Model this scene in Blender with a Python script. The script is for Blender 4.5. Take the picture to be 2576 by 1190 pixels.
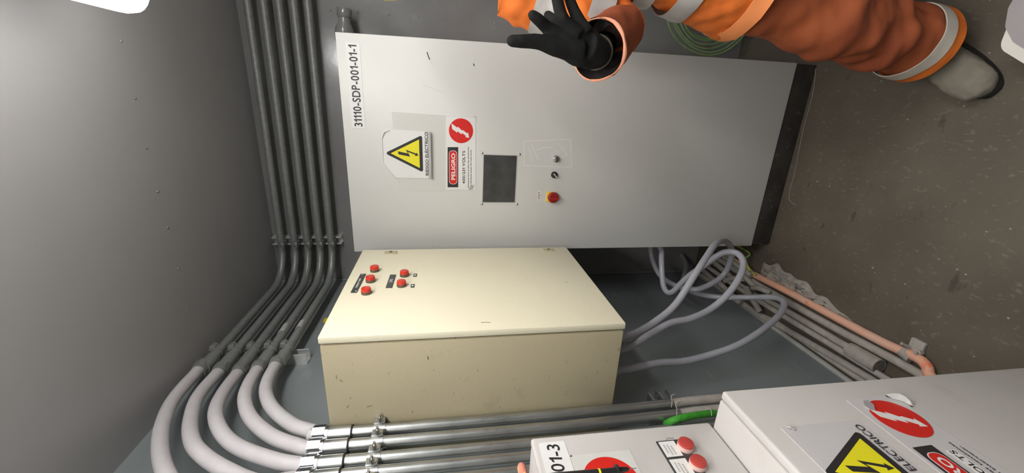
import bpy, bmesh, math, random
from mathutils import Vector, Matrix, noise

for o in list(bpy.data.objects): bpy.data.objects.remove(o)
random.seed(7)
SC = bpy.context.scene
COL = SC.collection

# ------------------------------------------------------------------ camera
# The phone was held on its side: the picture's left is the ceiling, its right the floor.
FPX, YAW, PITCH, ROLL, CX, CZ = 1022.967, 0.3369, 0.16138, -0.01001, 0.98517, 1.53203
_r0 = Vector((math.cos(YAW), math.sin(YAW), 0))
FWD = Vector((-math.sin(YAW)*math.cos(PITCH), math.cos(YAW)*math.cos(PITCH), -math.sin(PITCH)))
_u0 = _r0.cross(FWD)
RGT = _r0*math.cos(ROLL) + _u0*math.sin(ROLL)
UPV = -_r0*math.sin(ROLL) + _u0*math.cos(ROLL)
CAMP = Vector((CX, 0, CZ))
cd = bpy.data.cameras.new('camera'); cam = bpy.data.objects.new('camera', cd); COL.objects.link(cam)
cd.sensor_width = 36; cd.sensor_fit = 'HORIZONTAL'; cd.lens = FPX/2576*36; cd.clip_start = .02; cd.clip_end = 60
M = Matrix.Identity(4)
for i, a in enumerate((-UPV, RGT, -FWD, CAMP)):
    for j in range(3): M[j][i] = a[j]
cam.matrix_world = M
SC.camera = cam
SC.view_settings.view_transform = 'Standard'; SC.view_settings.look = 'None'
SC.view_settings.gamma = 1; SC.view_settings.exposure = 1.0
SC.view_settings.use_curve_mapping = False
w = bpy.data.worlds.new('world'); SC.world = w; w.use_nodes = True
w.node_tree.nodes['Background'].inputs[0].default_value = (.5, .5, .52, 1)
w.node_tree.nodes['Background'].inputs[1].default_value = .03
LAMP_E = 11.0; LAMP_E2 = 14.0; FILL_E = 17.0          # strength of the glowing diffuser of the two ceiling lamps and an added fill

def hit(tx, ty, ax, val):
    """point of the plane axis=val seen at a place of the photograph"""
    d = FWD + RGT*((1190-ty-595)/FPX) - UPV*((tx-1288)/FPX)
    k = 'XYZ'.index(ax)
    return CAMP + d*((val-CAMP[k])/d[k])

# ------------------------------------------------------------------ materials
def mat(name, c, rough=.5, metal=0., c2=None, scale=20., amt=.5, bump=0., bscale=200., emit=0., detail=4., rvar=0., spec=.5, stretch=None):
    m = bpy.data.materials.new(name); m.use_nodes = True
    nt = m.node_tree; N = nt.nodes; L = nt.links; b = N['Principled BSDF']
    b.inputs['Base Color'].default_value = (*c, 1); b.inputs['Roughness'].default_value = rough
    b.inputs['Metallic'].default_value = metal; b.inputs['Specular IOR Level'].default_value = spec
    tc = N.new('ShaderNodeTexCoord')
    src = tc.outputs['Object']
    if stretch:
        mp = N.new('ShaderNodeMapping'); mp.inputs['Scale'].default_value = stretch
        L.new(src, mp.inputs['Vector']); src = mp.outputs['Vector']
    if c2 is not None:
        n = N.new('ShaderNodeTexNoise'); n.inputs['Scale'].default_value = scale; n.inputs['Detail'].default_value = detail
        L.new(src, n.inputs['Vector'])
        r = N.new('ShaderNodeValToRGB'); r.color_ramp.elements[0].position = .5-amt/2; r.color_ramp.elements[1].position = .5+amt/2
        r.color_ramp.elements[0].color = (*c, 1); r.color_ramp.elements[1].color = (*c2, 1)
        L.new(n.outputs['Fac'], r.inputs['Fac']); L.new(r.outputs['Color'], b.inputs['Base Color'])
        if rvar:
            mr = N.new('ShaderNodeMapRange'); mr.inputs['To Min'].default_value = rough-rvar; mr.inputs['To Max'].default_value = rough+rvar
            L.new(n.outputs['Fac'], mr.inputs['Value']); L.new(mr.outputs['Result'], b.inputs['Roughness'])
    if bump:
        n2 = N.new('ShaderNodeTexNoise'); n2.inputs['Scale'].default_value = bscale; n2.inputs['Detail'].default_value = 3
        L.new(tc.outputs['Object'], n2.inputs['Vector'])
        bp = N.new('ShaderNodeBump'); bp.inputs['Strength'].default_value = bump; bp.inputs['Distance'].default_value = .002
        L.new(n2.outputs['Fac'], bp.inputs['Height']); L.new(bp.outputs['Normal'], b.inputs['Normal'])
    if emit:
        b.inputs['Emission Color'].default_value = (*c, 1); b.inputs['Emission Strength'].default_value = emit
    return m

def add_layer(m, c, scale, lo, hi, stretch=None, detail=6., strength=1.):
    """blend a stain / dust / scratch layer of colour c over a material's base colour"""
    nt = m.node_tree; N = nt.nodes; L = nt.links; b = N['Principled BSDF']; inp = b.inputs['Base Color']
    tc = N.new('ShaderNodeTexCoord'); mp = N.new('ShaderNodeMapping')
    if stretch: mp.inputs['Scale'].default_value = stretch
    mp.inputs['Location'].default_value = (scale*.37, scale*.11, 1.7)
    L.new(tc.outputs['Object'], mp.inputs['Vector'])
    n = N.new('ShaderNodeTexNoise'); n.inputs['Scale'].default_value = scale; n.inputs['Detail'].default_value = detail
    L.new(mp.outputs['Vector'], n.inputs['Vector'])
    mr = N.new('ShaderNodeMapRange'); mr.inputs['From Min'].default_value = lo; mr.inputs['From Max'].default_value = hi
    mr.inputs['To Max'].default_value = strength
    L.new(n.outputs['Fac'], mr.inputs['Value'])
    mx = N.new('ShaderNodeMix'); mx.data_type = 'RGBA'
    L.new(mr.outputs['Result'], mx.inputs['Factor'])
    if inp.is_linked: L.new(inp.links[0].from_socket, mx.inputs['A'])
    else: mx.inputs['A'].default_value = inp.default_value
    mx.inputs['B'].default_value = (*c, 1)
    L.new(mx.outputs['Result'], inp)
    return m

m_wall = mat('wall_paint', (.20,.225,.228), .42, c2=(.235,.26,.262), scale=3, rvar=.06, bump=.15, bscale=40)
add_layer(m_wall, (.38,.38,.35), 7, .62, .76, (1, 1, 4), strength=.4)
m_wall2 = mat('wall_paint_back', (.21,.205,.20), .19, c2=(.245,.24,.235), scale=6, rvar=.06, bump=.15, bscale=40, spec=.9)
add_layer(m_wall2, (.33,.32,.30), 14, .62, .75, strength=.4)
m_ceil = mat('ceiling_paint', (.36,.352,.35), .45, c2=(.40,.392,.39), scale=2, rvar=.05, bump=.1, bscale=60)
m_floor = mat('floor_grime', (.092,.076,.056), .5, c2=(.128,.108,.080), scale=5, rvar=.1, bump=.35, bscale=60, detail=8)
add_layer(m_floor, (.21,.19,.15), 48, .60, .72, (1.8, 1, 1), strength=.55)
add_layer(m_floor, (.045,.038,.03), 12, .67, .74, (1, 2.2, 1), strength=.7)
m_cab = mat('light_grey_powder_coat', (.60,.595,.56), .42, c2=(.62,.615,.58), scale=3, bump=.12, bscale=500)
m_cab2 = mat('white_grey_powder_coat', (.53,.505,.48), .42, c2=(.56,.532,.508), scale=6, bump=.1, bscale=500)
add_layer(m_cab2, (.40,.37,.32), 7, .64, .78, (1, 1, 3), strength=.35)
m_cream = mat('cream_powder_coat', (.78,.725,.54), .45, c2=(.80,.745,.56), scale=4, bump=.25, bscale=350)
m_cream_shaded = mat('cream_powder_coat_shaded_scuffed', (.46,.40,.265), .5, c2=(.49,.425,.28), scale=5, bump=.4, bscale=350)  # darker copy of the cream: the side's shade put into the colour, plus scuffs
add_layer(m_cream_shaded, (.22,.18,.11), 9, .60, .76, (1, 2, 1), strength=.5)
add_layer(m_cream_shaded, (.16,.12,.08), 30, .66, .72, (1, 1, 3), strength=.6)
m_gasket = mat('black_gasket', (.015,.014,.012), .7)
m_galv = mat('galvanised_steel_dull', (.24,.245,.235), .42, .35, c2=(.33,.335,.32), scale=60, rvar=.08, bump=.1, bscale=150)
m_galvb = mat('galvanised_steel_bright', (.38,.39,.38), .30, .9, c2=(.54,.55,.54), scale=50, rvar=.08, bump=.1, bscale=150, stretch=(1,1,.2))
m_chrome = mat('zinc_plated_steel', (.75,.76,.77), .2, 1., c2=(.6,.61,.62), scale=40)
m_flex = mat('grey_flexible_pvc', (.56,.53,.54), .42, c2=(.60,.57,.58), scale=30)
m_cable = mat('grey_cable_sheath', (.34,.34,.375), .30, c2=(.38,.38,.415), scale=12)
m_dust = mat('dusty_conduit', (.31,.28,.245), .85, c2=(.42,.385,.345), scale=40, bump=.4, bscale=90)
m_dark = mat('dirt_black_steel', (.02,.018,.016), .6, c2=(.05,.042,.036), scale=15, bump=.3, bscale=50)
add_layer(m_dark, (.20,.17,.14), 22, .62, .72, (1,1,1), strength=.7)
m_orange_pipe = mat('orange_pvc_dusty', (.80,.36,.22), .6, c2=(.70,.44,.34), scale=14, bump=.2)
add_layer(m_orange_pipe, (.80,.17,.06), 18, .62, .7, strength=.8)
m_green = mat('green_sleeve', (.06,.36,.03), .6, c2=(.03,.24,.02), scale=90, bump=.5, bscale=250)
m_wire = mat('green_wire', (.16,.30,.07), .5, c2=(.32,.44,.20), scale=25)
m_gy = mat('green_yellow_wire', (.10,.28,.06), .5, c2=(.5,.5,.08), scale=60, amt=.1)
m_white = mat('white_label', (.72,.715,.69), .45)
m_black = mat('black_print', (.022,.02,.02), .5)
m_bplas = mat('black_plastic', (.018,.018,.018), .35)
m_red = mat('red_print', (.62,.018,.012), .4)
m_yel = mat('yellow_print', (.78,.70,.015), .45)
m_yel2 = mat('yellow_plastic', (.85,.62,.02), .4)
m_redk = mat('red_plastic', (.33,.018,.016), .35)
m_btn = mat('red_lens', (.62,.035,.02), .18)
m_btnp = mat('dull_red_push', (.48,.06,.05), .4, c2=(.40,.05,.04), scale=80)
m_btnring = mat('pale_pink_bezel', (.62,.42,.38), .5)
m_brown = mat('smoked_bezel', (.10,.085,.05), .4)
m_screen = mat('scratched_dark_window', (.035,.036,.034), .4, c2=(.07,.07,.065), scale=22, detail=9, rvar=.1)
m_steel = mat('screw_steel', (.6,.6,.58), .3, 1.)
m_chalk = mat('white_pencil_mark', (.86,.85,.82), .8)
m_zinc = mat('bright_zinc', (.62,.63,.62), .28, .45, c2=(.72,.73,.72), scale=30)
m_clear = mat('clear_film', (.60,.597,.558), .38)
m_pale = mat('pale_sticker', (.56,.54,.535), .4)
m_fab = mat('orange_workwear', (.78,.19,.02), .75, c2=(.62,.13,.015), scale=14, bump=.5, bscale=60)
m_fab_shaded = mat('orange_workwear_shaded', (.37,.088,.022), .8, c2=(.24,.050,.016), scale=8, bump=.5, bscale=50)  # orange darkened, the shade on the leg is put into the colour
m_refl = mat('grey_reflective_tape', (.36,.34,.32), .4, c2=(.46,.44,.42), scale=25, bump=.3, bscale=60)
m_reflw = mat('pale_reflective_tape', (.58,.54,.46), .45, c2=(.5,.46,.4), scale=25)
m_lining = mat('dark_lining', (.02,.015,.014), .9)
m_rim2 = mat('bright_orange_hem', (.85,.28,.09), .7)
m_rim = mat('worn_pale_orange_hem', (.80,.34,.20), .75)
m_glove = mat('black_knit_glove', (.009,.009,.009), .9, spec=.12, c2=(.018,.018,.017), scale=25, bump=.6, bscale=700)
add_layer(m_glove, (.13,.125,.118), 14, .56, .78, strength=.3)
m_skin = mat('skin', (.50,.28,.19), .5)
m_hair = mat('dark_hair', (.02,.014,.01), .6)
m_boot = mat('dusty_boot_leather', (.15,.13,.098), .85, c2=(.27,.25,.20), scale=14, bump=.5, bscale=80)
add_layer(m_boot, (.12,.12,.13), 18, .6, .7, strength=.6)
m_sole = mat('black_rubber_sole', (.02,.018,.016), .8)
m_hat = mat('white_helmet', (.75,.74,.70), .3)
m_tub = mat('white_moulded_plastic', (.70,.68,.62), .45)
m_tubg = mat('grey_moulded_plastic', (.34,.32,.32), .5)
m_lampbody = mat('lamp_housing', (.7,.7,.68), .4)
m_glow = mat('glowing_diffuser', (1.,.985,.968), .5, emit=LAMP_E)
m_glow2 = mat('glowing_diffuser_rear', (1.,.985,.968), .5, emit=LAMP_E2)
m_fill = mat('added_fill_diffuser_right', (1.,.985,.968), .5, emit=FILL_E)  # glow of the added fill lamp
m_strip = mat('pale_sealant', (.36,.35,.32), .8, c2=(.46,.45,.42), scale=30)
m_mortar = mat('grey_mortar', (.26,.23,.20), .95, c2=(.36,.33,.29), scale=35, bump=.8, bscale=80)
m_pinkyel = mat('salmon_rod', (.66,.25,.18), .5)
add_layer(m_pinkyel, (.85,.55,.16), 55, .50, .53, detail=1.)
m_tie = mat('pale_wire', (.55,.54,.52), .5)

# ------------------------------------------------------------------ mesh helpers
def B(): return bmesh.new()
def box(bm, a, b, bev=0., seg=2):
    a, b = Vector(a), Vector(b); lo = Vector([min(a[i], b[i]) for i in range(3)]); hi = Vector([max(a[i], b[i]) for i in range(3)])
    t = bmesh.new()
    bmesh.ops.create_cube(t, size=1)
    for v in t.verts: v.co = Vector([lo[i]+(v.co[i]+.5)*(hi[i]-lo[i]) for i in range(3)])
    if bev: bmesh.ops.bevel(t, geom=t.edges[:], offset=bev, segments=seg, profile=.5, affect='EDGES')
    merge(bm, t)
def merge(bm, t, mtx=None):
    if mtx is not None: bmesh.ops.transform(t, matrix=mtx, verts=t.verts)
    me = bpy.data.meshes.new('tmp'); t.to_mesh(me); t.free(); bm.from_mesh(me); bpy.data.meshes.remove(me)
def frames(pts):
    T = []
    for i in range(len(pts)):
        a = pts[max(i-1, 0)]; b = pts[min(i+1, len(pts)-1)]; T.append((b-a).normalized())
    n = T[0].orthogonal().normalized(); out = []
    for i, t in enumerate(T):
        if i: 
            q = T[i-1].rotation_difference(t); n = q @ n; n = (n-t*n.dot(t)).normalized()
        out.append((t, n, t.cross(n)))
    return out
def tube(bm, pts, r, seg=16, cap=True):
    pts = [Vector(p) for p in pts]; R = r if isinstance(r, (list, tuple)) else [r]*len(pts)
    rings = []
    for p, (t, n, b), rr in zip(pts, frames(pts), R):
        rings.append([bm.verts.new(p+(n*math.cos(2*math.pi*k/seg)+b*math.sin(2*math.pi*k/seg))*rr) for k in range(seg)])
    for A, C in zip(rings, rings[1:]):
        for k in range(seg): bm.faces.new((A[k], A[(k+1) % seg], C[(k+1) % seg], C[k]))
    if cap: bm.faces.new(rings[0][::-1]); bm.faces.new(rings[-1])
    return rings
def spline(P, n=8, closed=False):
    P = [Vector(p) for p in P]; out = []
    for i in range(len(P)-1):
        p0 = P[i-1] if i else P[0]*2-P[1]; p1, p2 = P[i], P[i+1]; p3 = P[i+2] if i+2 < len(P) else P[-1]*2-P[-2]
        for k in range(n):
            t = k/n
            out.append(.5*((2*p1)+(p2-p0)*t+(2*p0-5*p1+4*p2-p3)*t*t+(3*p1-p0-3*p2+p3)*t**3))
    out.append(P[-1]); return out
def fillet(P, rad, n=8):
    P = [Vector(p) for p in P]; out = [P[0]]
    for i in range(1, len(P)-1):
        a = (P[i-1]-P[i]).normalized(); b = (P[i+1]-P[i]).normalized()
        th = a.angle(b); d = rad/math.tan(th/2); s = P[i]+a*d; e = P[i]+b*d
        c = P[i]+(a+b).normalized()*(rad/math.sin(th/2))
        for k in range(n+1):
            v = (s-c).slerp(e-c, k/n) if (s-c).angle(e-c) > 1e-4 else s-c
            out.append(c+v.normalized()*rad)
    out.append(P[-1]); return out
def disc(bm, c, ax, r, h, seg=24, r2=None, bev=0.):
    c = Vector(c); ax = Vector(ax).normalized(); r2 = r if r2 is None else r2
    if bev: tube(bm, [c, c+ax*(h-bev), c+ax*(h-bev*.3), c+ax*h], [r, r2, r2-bev*.3, r2-bev], seg)
    else: tube(bm, [c, c+ax*h], [r, r2], seg)
def dome(bm, c, ax, r, h, seg=20):
    c = Vector(c); ax = Vector(ax).normalized()
    P = [c+ax*h*math.sin(a) for a in [i*math.pi/2/6 for i in range(7)]]; R = [max(r*math.cos(i*math.pi/2/6), r*.02) for i in range(7)]
    tube(bm, P, R, seg)
ORG = {}
def obj(name, bm, m, parent=None, label=None, smooth=True, loc=None):
    bmesh.ops.recalc_face_normals(bm, faces=bm.faces)
    if parent is not None: off = ORG[parent.name]
    elif loc is not None: off = Vector(loc)
    else:
        xs = [v.co for v in bm.verts]
        off = Vector(((min(v.x for v in xs)+max(v.x for v in xs))/2, (min(v.y for v in xs)+max(v.y for v in xs))/2, min(v.z for v in xs)))
    me = bpy.data.meshes.new(name)
    bmesh.ops.translate(bm, vec=-off, verts=bm.verts); bm.to_mesh(me); bm.free()
    for p in me.polygons: p.use_smooth = smooth
    if smooth: me.set_sharp_from_angle(angle=math.radians(40))
    o = bpy.data.objects.new(name, me); COL.objects.link(o)
    if m: me.materials.append(m)
    if parent is not None: o.parent = parent; o.location = (0,0,0)
    else: o.location = off
    ORG[o.name] = off.copy()
    if label: o['label'] = label
    return o
def tag(o, label, cat, group=None):
    o['label'] = label; o['category'] = cat
    if group: o['group'] = group
    return o
def thing(name, label, cat, loc, group=None):
    o = bpy.data.objects.new(name, None); COL.objects.link(o); o.location = loc; o.empty_display_size = .05
    ORG[o.name] = Vector(loc); return tag(o, label, cat, group)
def struct(name, bm, m, smooth=False):
    o = obj(name, bm, m, loc=(0,0,0), smooth=smooth); o['kind'] = 'structure'; return o

class Face:
    """a flat face: origin o, right x, up y, outward n"""
    def __init__(s, o, x, y, n): s.o, s.x, s.y, s.n = map(Vector, (o, x, y, n))
    def p(s, a, b, d=0.): return s.o+s.x*a+s.y*b+s.n*d
def plate(bm, F, pts, d0, d1):
    a = [bm.verts.new(F.p(u, v, d0)) for u, v in pts]; b = [bm.verts.new(F.p(u, v, d1)) for u, v in pts]
    n = len(pts); bm.faces.new(a[::-1]); bm.faces.new(b)
    for i in range(n): bm.faces.new((a[i], a[(i+1) % n], b[(i+1) % n], b[i]))
def rrect(x0, y0, x1, y1, r, n=5):
    out = []
    for cx, cy, a0 in ((x1-r, y1-r, 0), (x0+r, y1-r, 90), (x0+r, y0+r, 180), (x1-r, y0+r, 270)):
        for k in range(n+1):
            a = math.radians(a0+90*k/n); out.append((cx+r*math.cos(a), cy+r*math.sin(a)))
    return out
def circ(cx, cy, r, n=40): return [(cx+r*math.cos(2*math.pi*k/n), cy+r*math.sin(2*math.pi*k/n)) for k in range(n)]
def rpoly(P, r, n=4):
    q = fillet([Vector((*P[-1], 0))*.5+Vector((*P[0], 0))*.5]+[Vector((*p, 0)) for p in P]+[Vector((*P[-1], 0))*.5+Vector((*P[0], 0))*.5], r, n)
    return [(v.x, v.y) for v in q[:-1]]
def flat(name, F, pts, d0, d1, m, parent, label=None):
    bm = B(); plate(bm, F, pts, d0, d1)
    return obj(name, bm, m, parent, label, smooth=False)
def text(name, s, F, bl, br, tl, d, m, parent, bold=.0, label=None):
    """lettering that fills the frame bottom-left, bottom-right, top-left of face F"""
    def glyphs(st):
        cu = bpy.data.curves.new('t', 'FONT'); cu.body = st; cu.size = 1; cu.offset = bold; cu.resolution_u = 3
        to = bpy.data.objects.new('t', cu); COL.objects.link(to)
        me = to.to_mesh(); g = bmesh.new(); g.from_mesh(me); to.to_mesh_clear()
        bpy.data.objects.remove(to); bpy.data.curves.remove(cu); return g
    if '1' not in s: bm = glyphs(s)
    else:
        g = glyphs('H'); cap = max(v.co.y for v in g.verts); g.free(); bm = B(); x = 0.
        for ch in s:
            if ch == ' ': x += .28; continue
            if ch == '1':
                g = bmesh.new(); k = bold
                P = [(.21-k,0), (.31+k,0), (.31+k,cap), (.22-k,cap), (.16,cap-.09), (.03,cap-.155), (.03,cap-.255-k), (.21-k,cap-.19-k)]
                g.faces.new([g.verts.new((a, b, 0)) for a, b in P]); g.normal_update(); bmesh.ops.triangulate(g, faces=g.faces[:])
            else: g = glyphs(ch)
            a, b = min(v.co.x for v in g.verts), max(v.co.x for v in g.verts)
            merge(bm, g, Matrix.Translation((x-a, 0, 0))); x += b-a+.085
    xs = [v.co.x for v in bm.verts]; ys = [v.co.y for v in bm.verts]; x0, x1, y0, y1 = min(xs), max(xs), min(ys), max(ys)
    bl, br, tl = Vector(bl), Vector(br), Vector(tl)
    for v in bm.verts:
        q = bl+(br-bl)*((v.co.x-x0)/(x1-x0))+(tl-bl)*((v.co.y-y0)/(y1-y0)); v.co = F.p(q.x, q.y, d)
    off = ORG[parent.name]; bmesh.ops.translate(bm, vec=-off, verts=bm.verts)
    me = bpy.data.meshes.new(name); bm.to_mesh(me); bm.free(); me.materials.append(m)
    o = bpy.data.objects.new(name, me); COL.objects.link(o); o.parent = parent; ORG[o.name] = off.copy()
    if label: o['label'] = label
    return o

# ------------------------------------------------------------------ room shell
RX, RY0, RY1, RZ = 2.45, -2.6, 2.1245, 2.404
def slab(name, a, b, m):
    bm = B(); box(bm, a, b); return struct(name, bm, m)
slab('floor', (-.08, RY0-.08, -.08), (RX+.08, RY1+.08, 0), m_floor)
ceiling = slab('ceiling', (-.08, RY0-.08, RZ), (RX+.08, RY1+.08, RZ+.08), m_ceil)
slab('wall_left', (-.08, RY0-.08, 0), (0, RY1+.08, RZ), m_wall)
wall_back = slab('wall_back', (0, RY1, 0), (RX, RY1+.08, RZ), m_wall2)
slab('wall_right', (RX, RY0-.08, 0), (RX+.08, RY1+.08, RZ), m_wall)
slab('wall_front', (0, RY0-.08, 0), (RX, RY0, RZ), m_wall)
for cx, cy in [(.932,1.379),(.793,1.375),(.661,1.378),(.542,1.383),(.40,1.385),(.256,1.387),(1.08,1.38)]:
    bm = B(); dome(bm, (cx, cy, RZ+.0005), (0,0,-1), .0045, .003, 12); obj('rivet', bm, m_galv, ceiling)
for z in (2.023, 1.908, 1.774, 1.647, 1.523, 1.408, 1.294, 1.18, 1.06, .94):
    bm = B(); dome(bm, (1.306, RY1+.0005, z), (0,-1,0), .0045, .003, 12); obj('rivet', bm, m_galv, wall_back)
# pale sealant bead along the foot of the left wall
bm = B(); tube(bm, [(.008, 2.1, .012), (.009, 1.5, .012), (.008, .7, .01)], [.011]*3, 8); struct('trim_1', bm, m_strip)
# welded seam down the corner
bm = B(); tube(bm, [(.004, RY1-.004, .02), (.004, RY1-.004, RZ)], .006, 8); struct('trim_2', bm, m_wall)

# ------------------------------------------------------------------ ceiling lamps and an added fill lamp
def lamp(cy0, cy1, cx, label, dz=0., m=None):
    t = thing('ceiling_lamp', label, 'lamp', (cx, (cy0+cy1)/2, 2.31-dz), 'linear ceiling lamps')
    bm = B(); box(bm, (cx-.054, cy0+.012, 2.362-dz), (cx+.054, cy1-.012, 2.400-dz), .008); obj('housing', bm, m_lampbody, t)
    for y in (cy0+.2, cy1-.2):
        bm = B(); box(bm, (cx-.02, y-.015, 2.398-dz), (cx+.02, y+.015, RZ), .002); obj('bracket', bm, m_galv, t)
    bm = B(); n = 14; prof = []
    rings = []
    L = cy1-cy0
    ys = [0, .006, .02, .045, .08, L-.08, L-.045, L-.02, L-.006, L]; sc = [.45, .72, .9, .98, 1, 1, .98, .9, .72, .45]
    for y, s in zip(ys, sc):
        rings.append([bm.verts.new((cx+.066*s*math.cos(a), cy0+y, 2.35-dz+.045*s*math.sin(a))) for a in [2*math.pi*k/24 for k in range(24)]])
    for A, C in zip(rings, rings[1:]):
        for k in range(24): bm.faces.new((A[k], A[(k+1) % 24], C[(k+1) % 24], C[k]))
    bm.faces.new(rings[0][::-1]); bm.faces.new(rings[-1]); obj('diffuser', bm, m or m_glow, t)
    return t
lamp(-.02, 1.175, 1.185, 'glowing white linear lamp with rounded end, on the ceiling above the worker', .13)
lamp(-.87, .38, .92, 'glowing white linear lamp hung under the ceiling over the photographer', .19, m_glow2)
lamp(-.25, 1.0, 2.02, 'added unseen fill lamp, white and linear, under the ceiling near the right wall', .16, m_fill)  # unseen lamp, added to brighten the faces turned to the right

# ------------------------------------------------------------------ big light grey cabinet
XA, XB, YC, Z0 = .3619, 1.165, 1.6104, .0976
ZT = Z0+1.8
cab = thing('electrical_cabinet', 'tall light grey electrical cabinet with danger signs and a dark window, against the back wall', 'cabinet', ((XA+XB)/2, 1.85, 0))
bm = B(); box(bm, (XA+.004, YC+.024, Z0), (XB-.004, RY1-.03, ZT), .003); obj('body', bm, m_cab, cab)
bm = B(); box(bm, (XA, YC, Z0), (XB, YC+.022, ZT), .0025); door = obj('door', bm, m_cab, cab)
bm = B(); box(bm, (XA+.006, YC+.004, 0), (XB-.003, RY1-.06, Z0-.001), .002); obj('plinth', bm, m_dark, cab, 'black dirt-caked plinth')
FC = Face((0, YC, 0), (1,0,0), (0,0,1), (0,-1,0))
def pc(tx, ty): v = hit(tx, ty, 'Y', YC); return (v.x, v.z)
# name plate
npl = flat('name_label', FC, rrect(.849, 1.8195, 1.1345, 1.8665, .004), 0, .0008, m_white, cab, 'white label with black number')
text('lettering', '31110-SDP-001-01-1', FC, (.855,1.829), (1.128,1.829), (.855,1.858), .0011, m_black, npl, .02)

def bolt(P): return P
# sticker artwork in millimetres relative to an anchor, shared by the two cabinets
def risk_sign(F, u0, v0, parent, word, curl=True, clipped=True, m=None):
    """yellow triangle sign; u0,v0 is the middle of the triangle's base"""
    q = lambda P: [(u0+a, v0+b) for a, b in P]
    if clipped: out = q([(-.094,-.028), (.084,-.028), (.088,.112), (.078,.134), (.052,.141), (-.040,.141), (-.060,.128), (-.094,.100)])
    else: out = q([(-.094,-.035), (.094,-.035), (.094,.126), (-.094,.126)])
    sh = flat('risk_sign', F, out, 0, .0022 if curl else .0008, m or m_white, parent, 'white sign with yellow electric hazard triangle')
    if curl:
        bm = B(); n = 8
        rows = []
        for k in range(n+1):
            a = k/n; rows.append([bm.verts.new(F.p(u0+x, v0-.0265-.012*math.sin(a*1.3), .0022+.016*(1-math.cos(a*1.4)))) for x in (-.094, -.03, .03, .084)])
        for A, C in zip(rows, rows[1:]):
            for k in range(3): bm.faces.new((A[k], A[k+1], C[k+1], C[k]))
        bmesh.ops.solidify(bm, geom=bm.faces[:], thickness=.0006); obj('curled_edge', bm, m_white, sh)
        bm = B()
        tube(bm, [F.p(u0-.093, v0+.098, .003), F.p(u0-.060, v0+.127, .005), F.p(u0-.040, v0+.140, .003)], .0022, 6)
        tube(bm, [F.p(u0+.086, v0+.112, .003), F.p(u0+.078, v0+.132, .006), F.p(u0+.055, v0+.141, .003)], .0025, 6)
        tube(bm, [F.p(u0-.040, v0+.141, .003), F.p(u0+.01, v0+.1415, .004), F.p(u0+.055, v0+.141, .003)], .0014, 6)
        obj('peeling_edge', bm, m_white, sh)
    tri = rpoly(q([(-.071,-.006), (.071,-.006), (0,.140-.006)]), .006)
    tb = flat('triangle_border', F, tri, .0023, .0027, m_black, sh)
    flat('triangle_field', F, q([(-.054,.006), (.054,.006), (0,.112)]), .0028, .0031, m_yel, sh)
    k = 1/185/5.41*1.0
    Z = [(222,543),(358,572),(330,522),(470,574),(474,560),(505,601),(452,607),(461,592),(356,550),(390,616),(232,584)]
    def m2(p):
        a = hit(960+p[0]/5.41, 280+p[1]/5.41, 'Y', YC); return (u0+a.x-.7605, v0+a.z-1.6225)
    flat('lightning_bolt', F, [m2(p) for p in Z], .0032, .0035, m_black, sh)
    text('lettering', word, F, (u0-.082, v0-.0285+.002), (u0+.083, v0-.0285+.002), (u0-.082, v0-.0125), .0045 if curl else .0026, m_black, sh, .008)
    return sh
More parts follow.
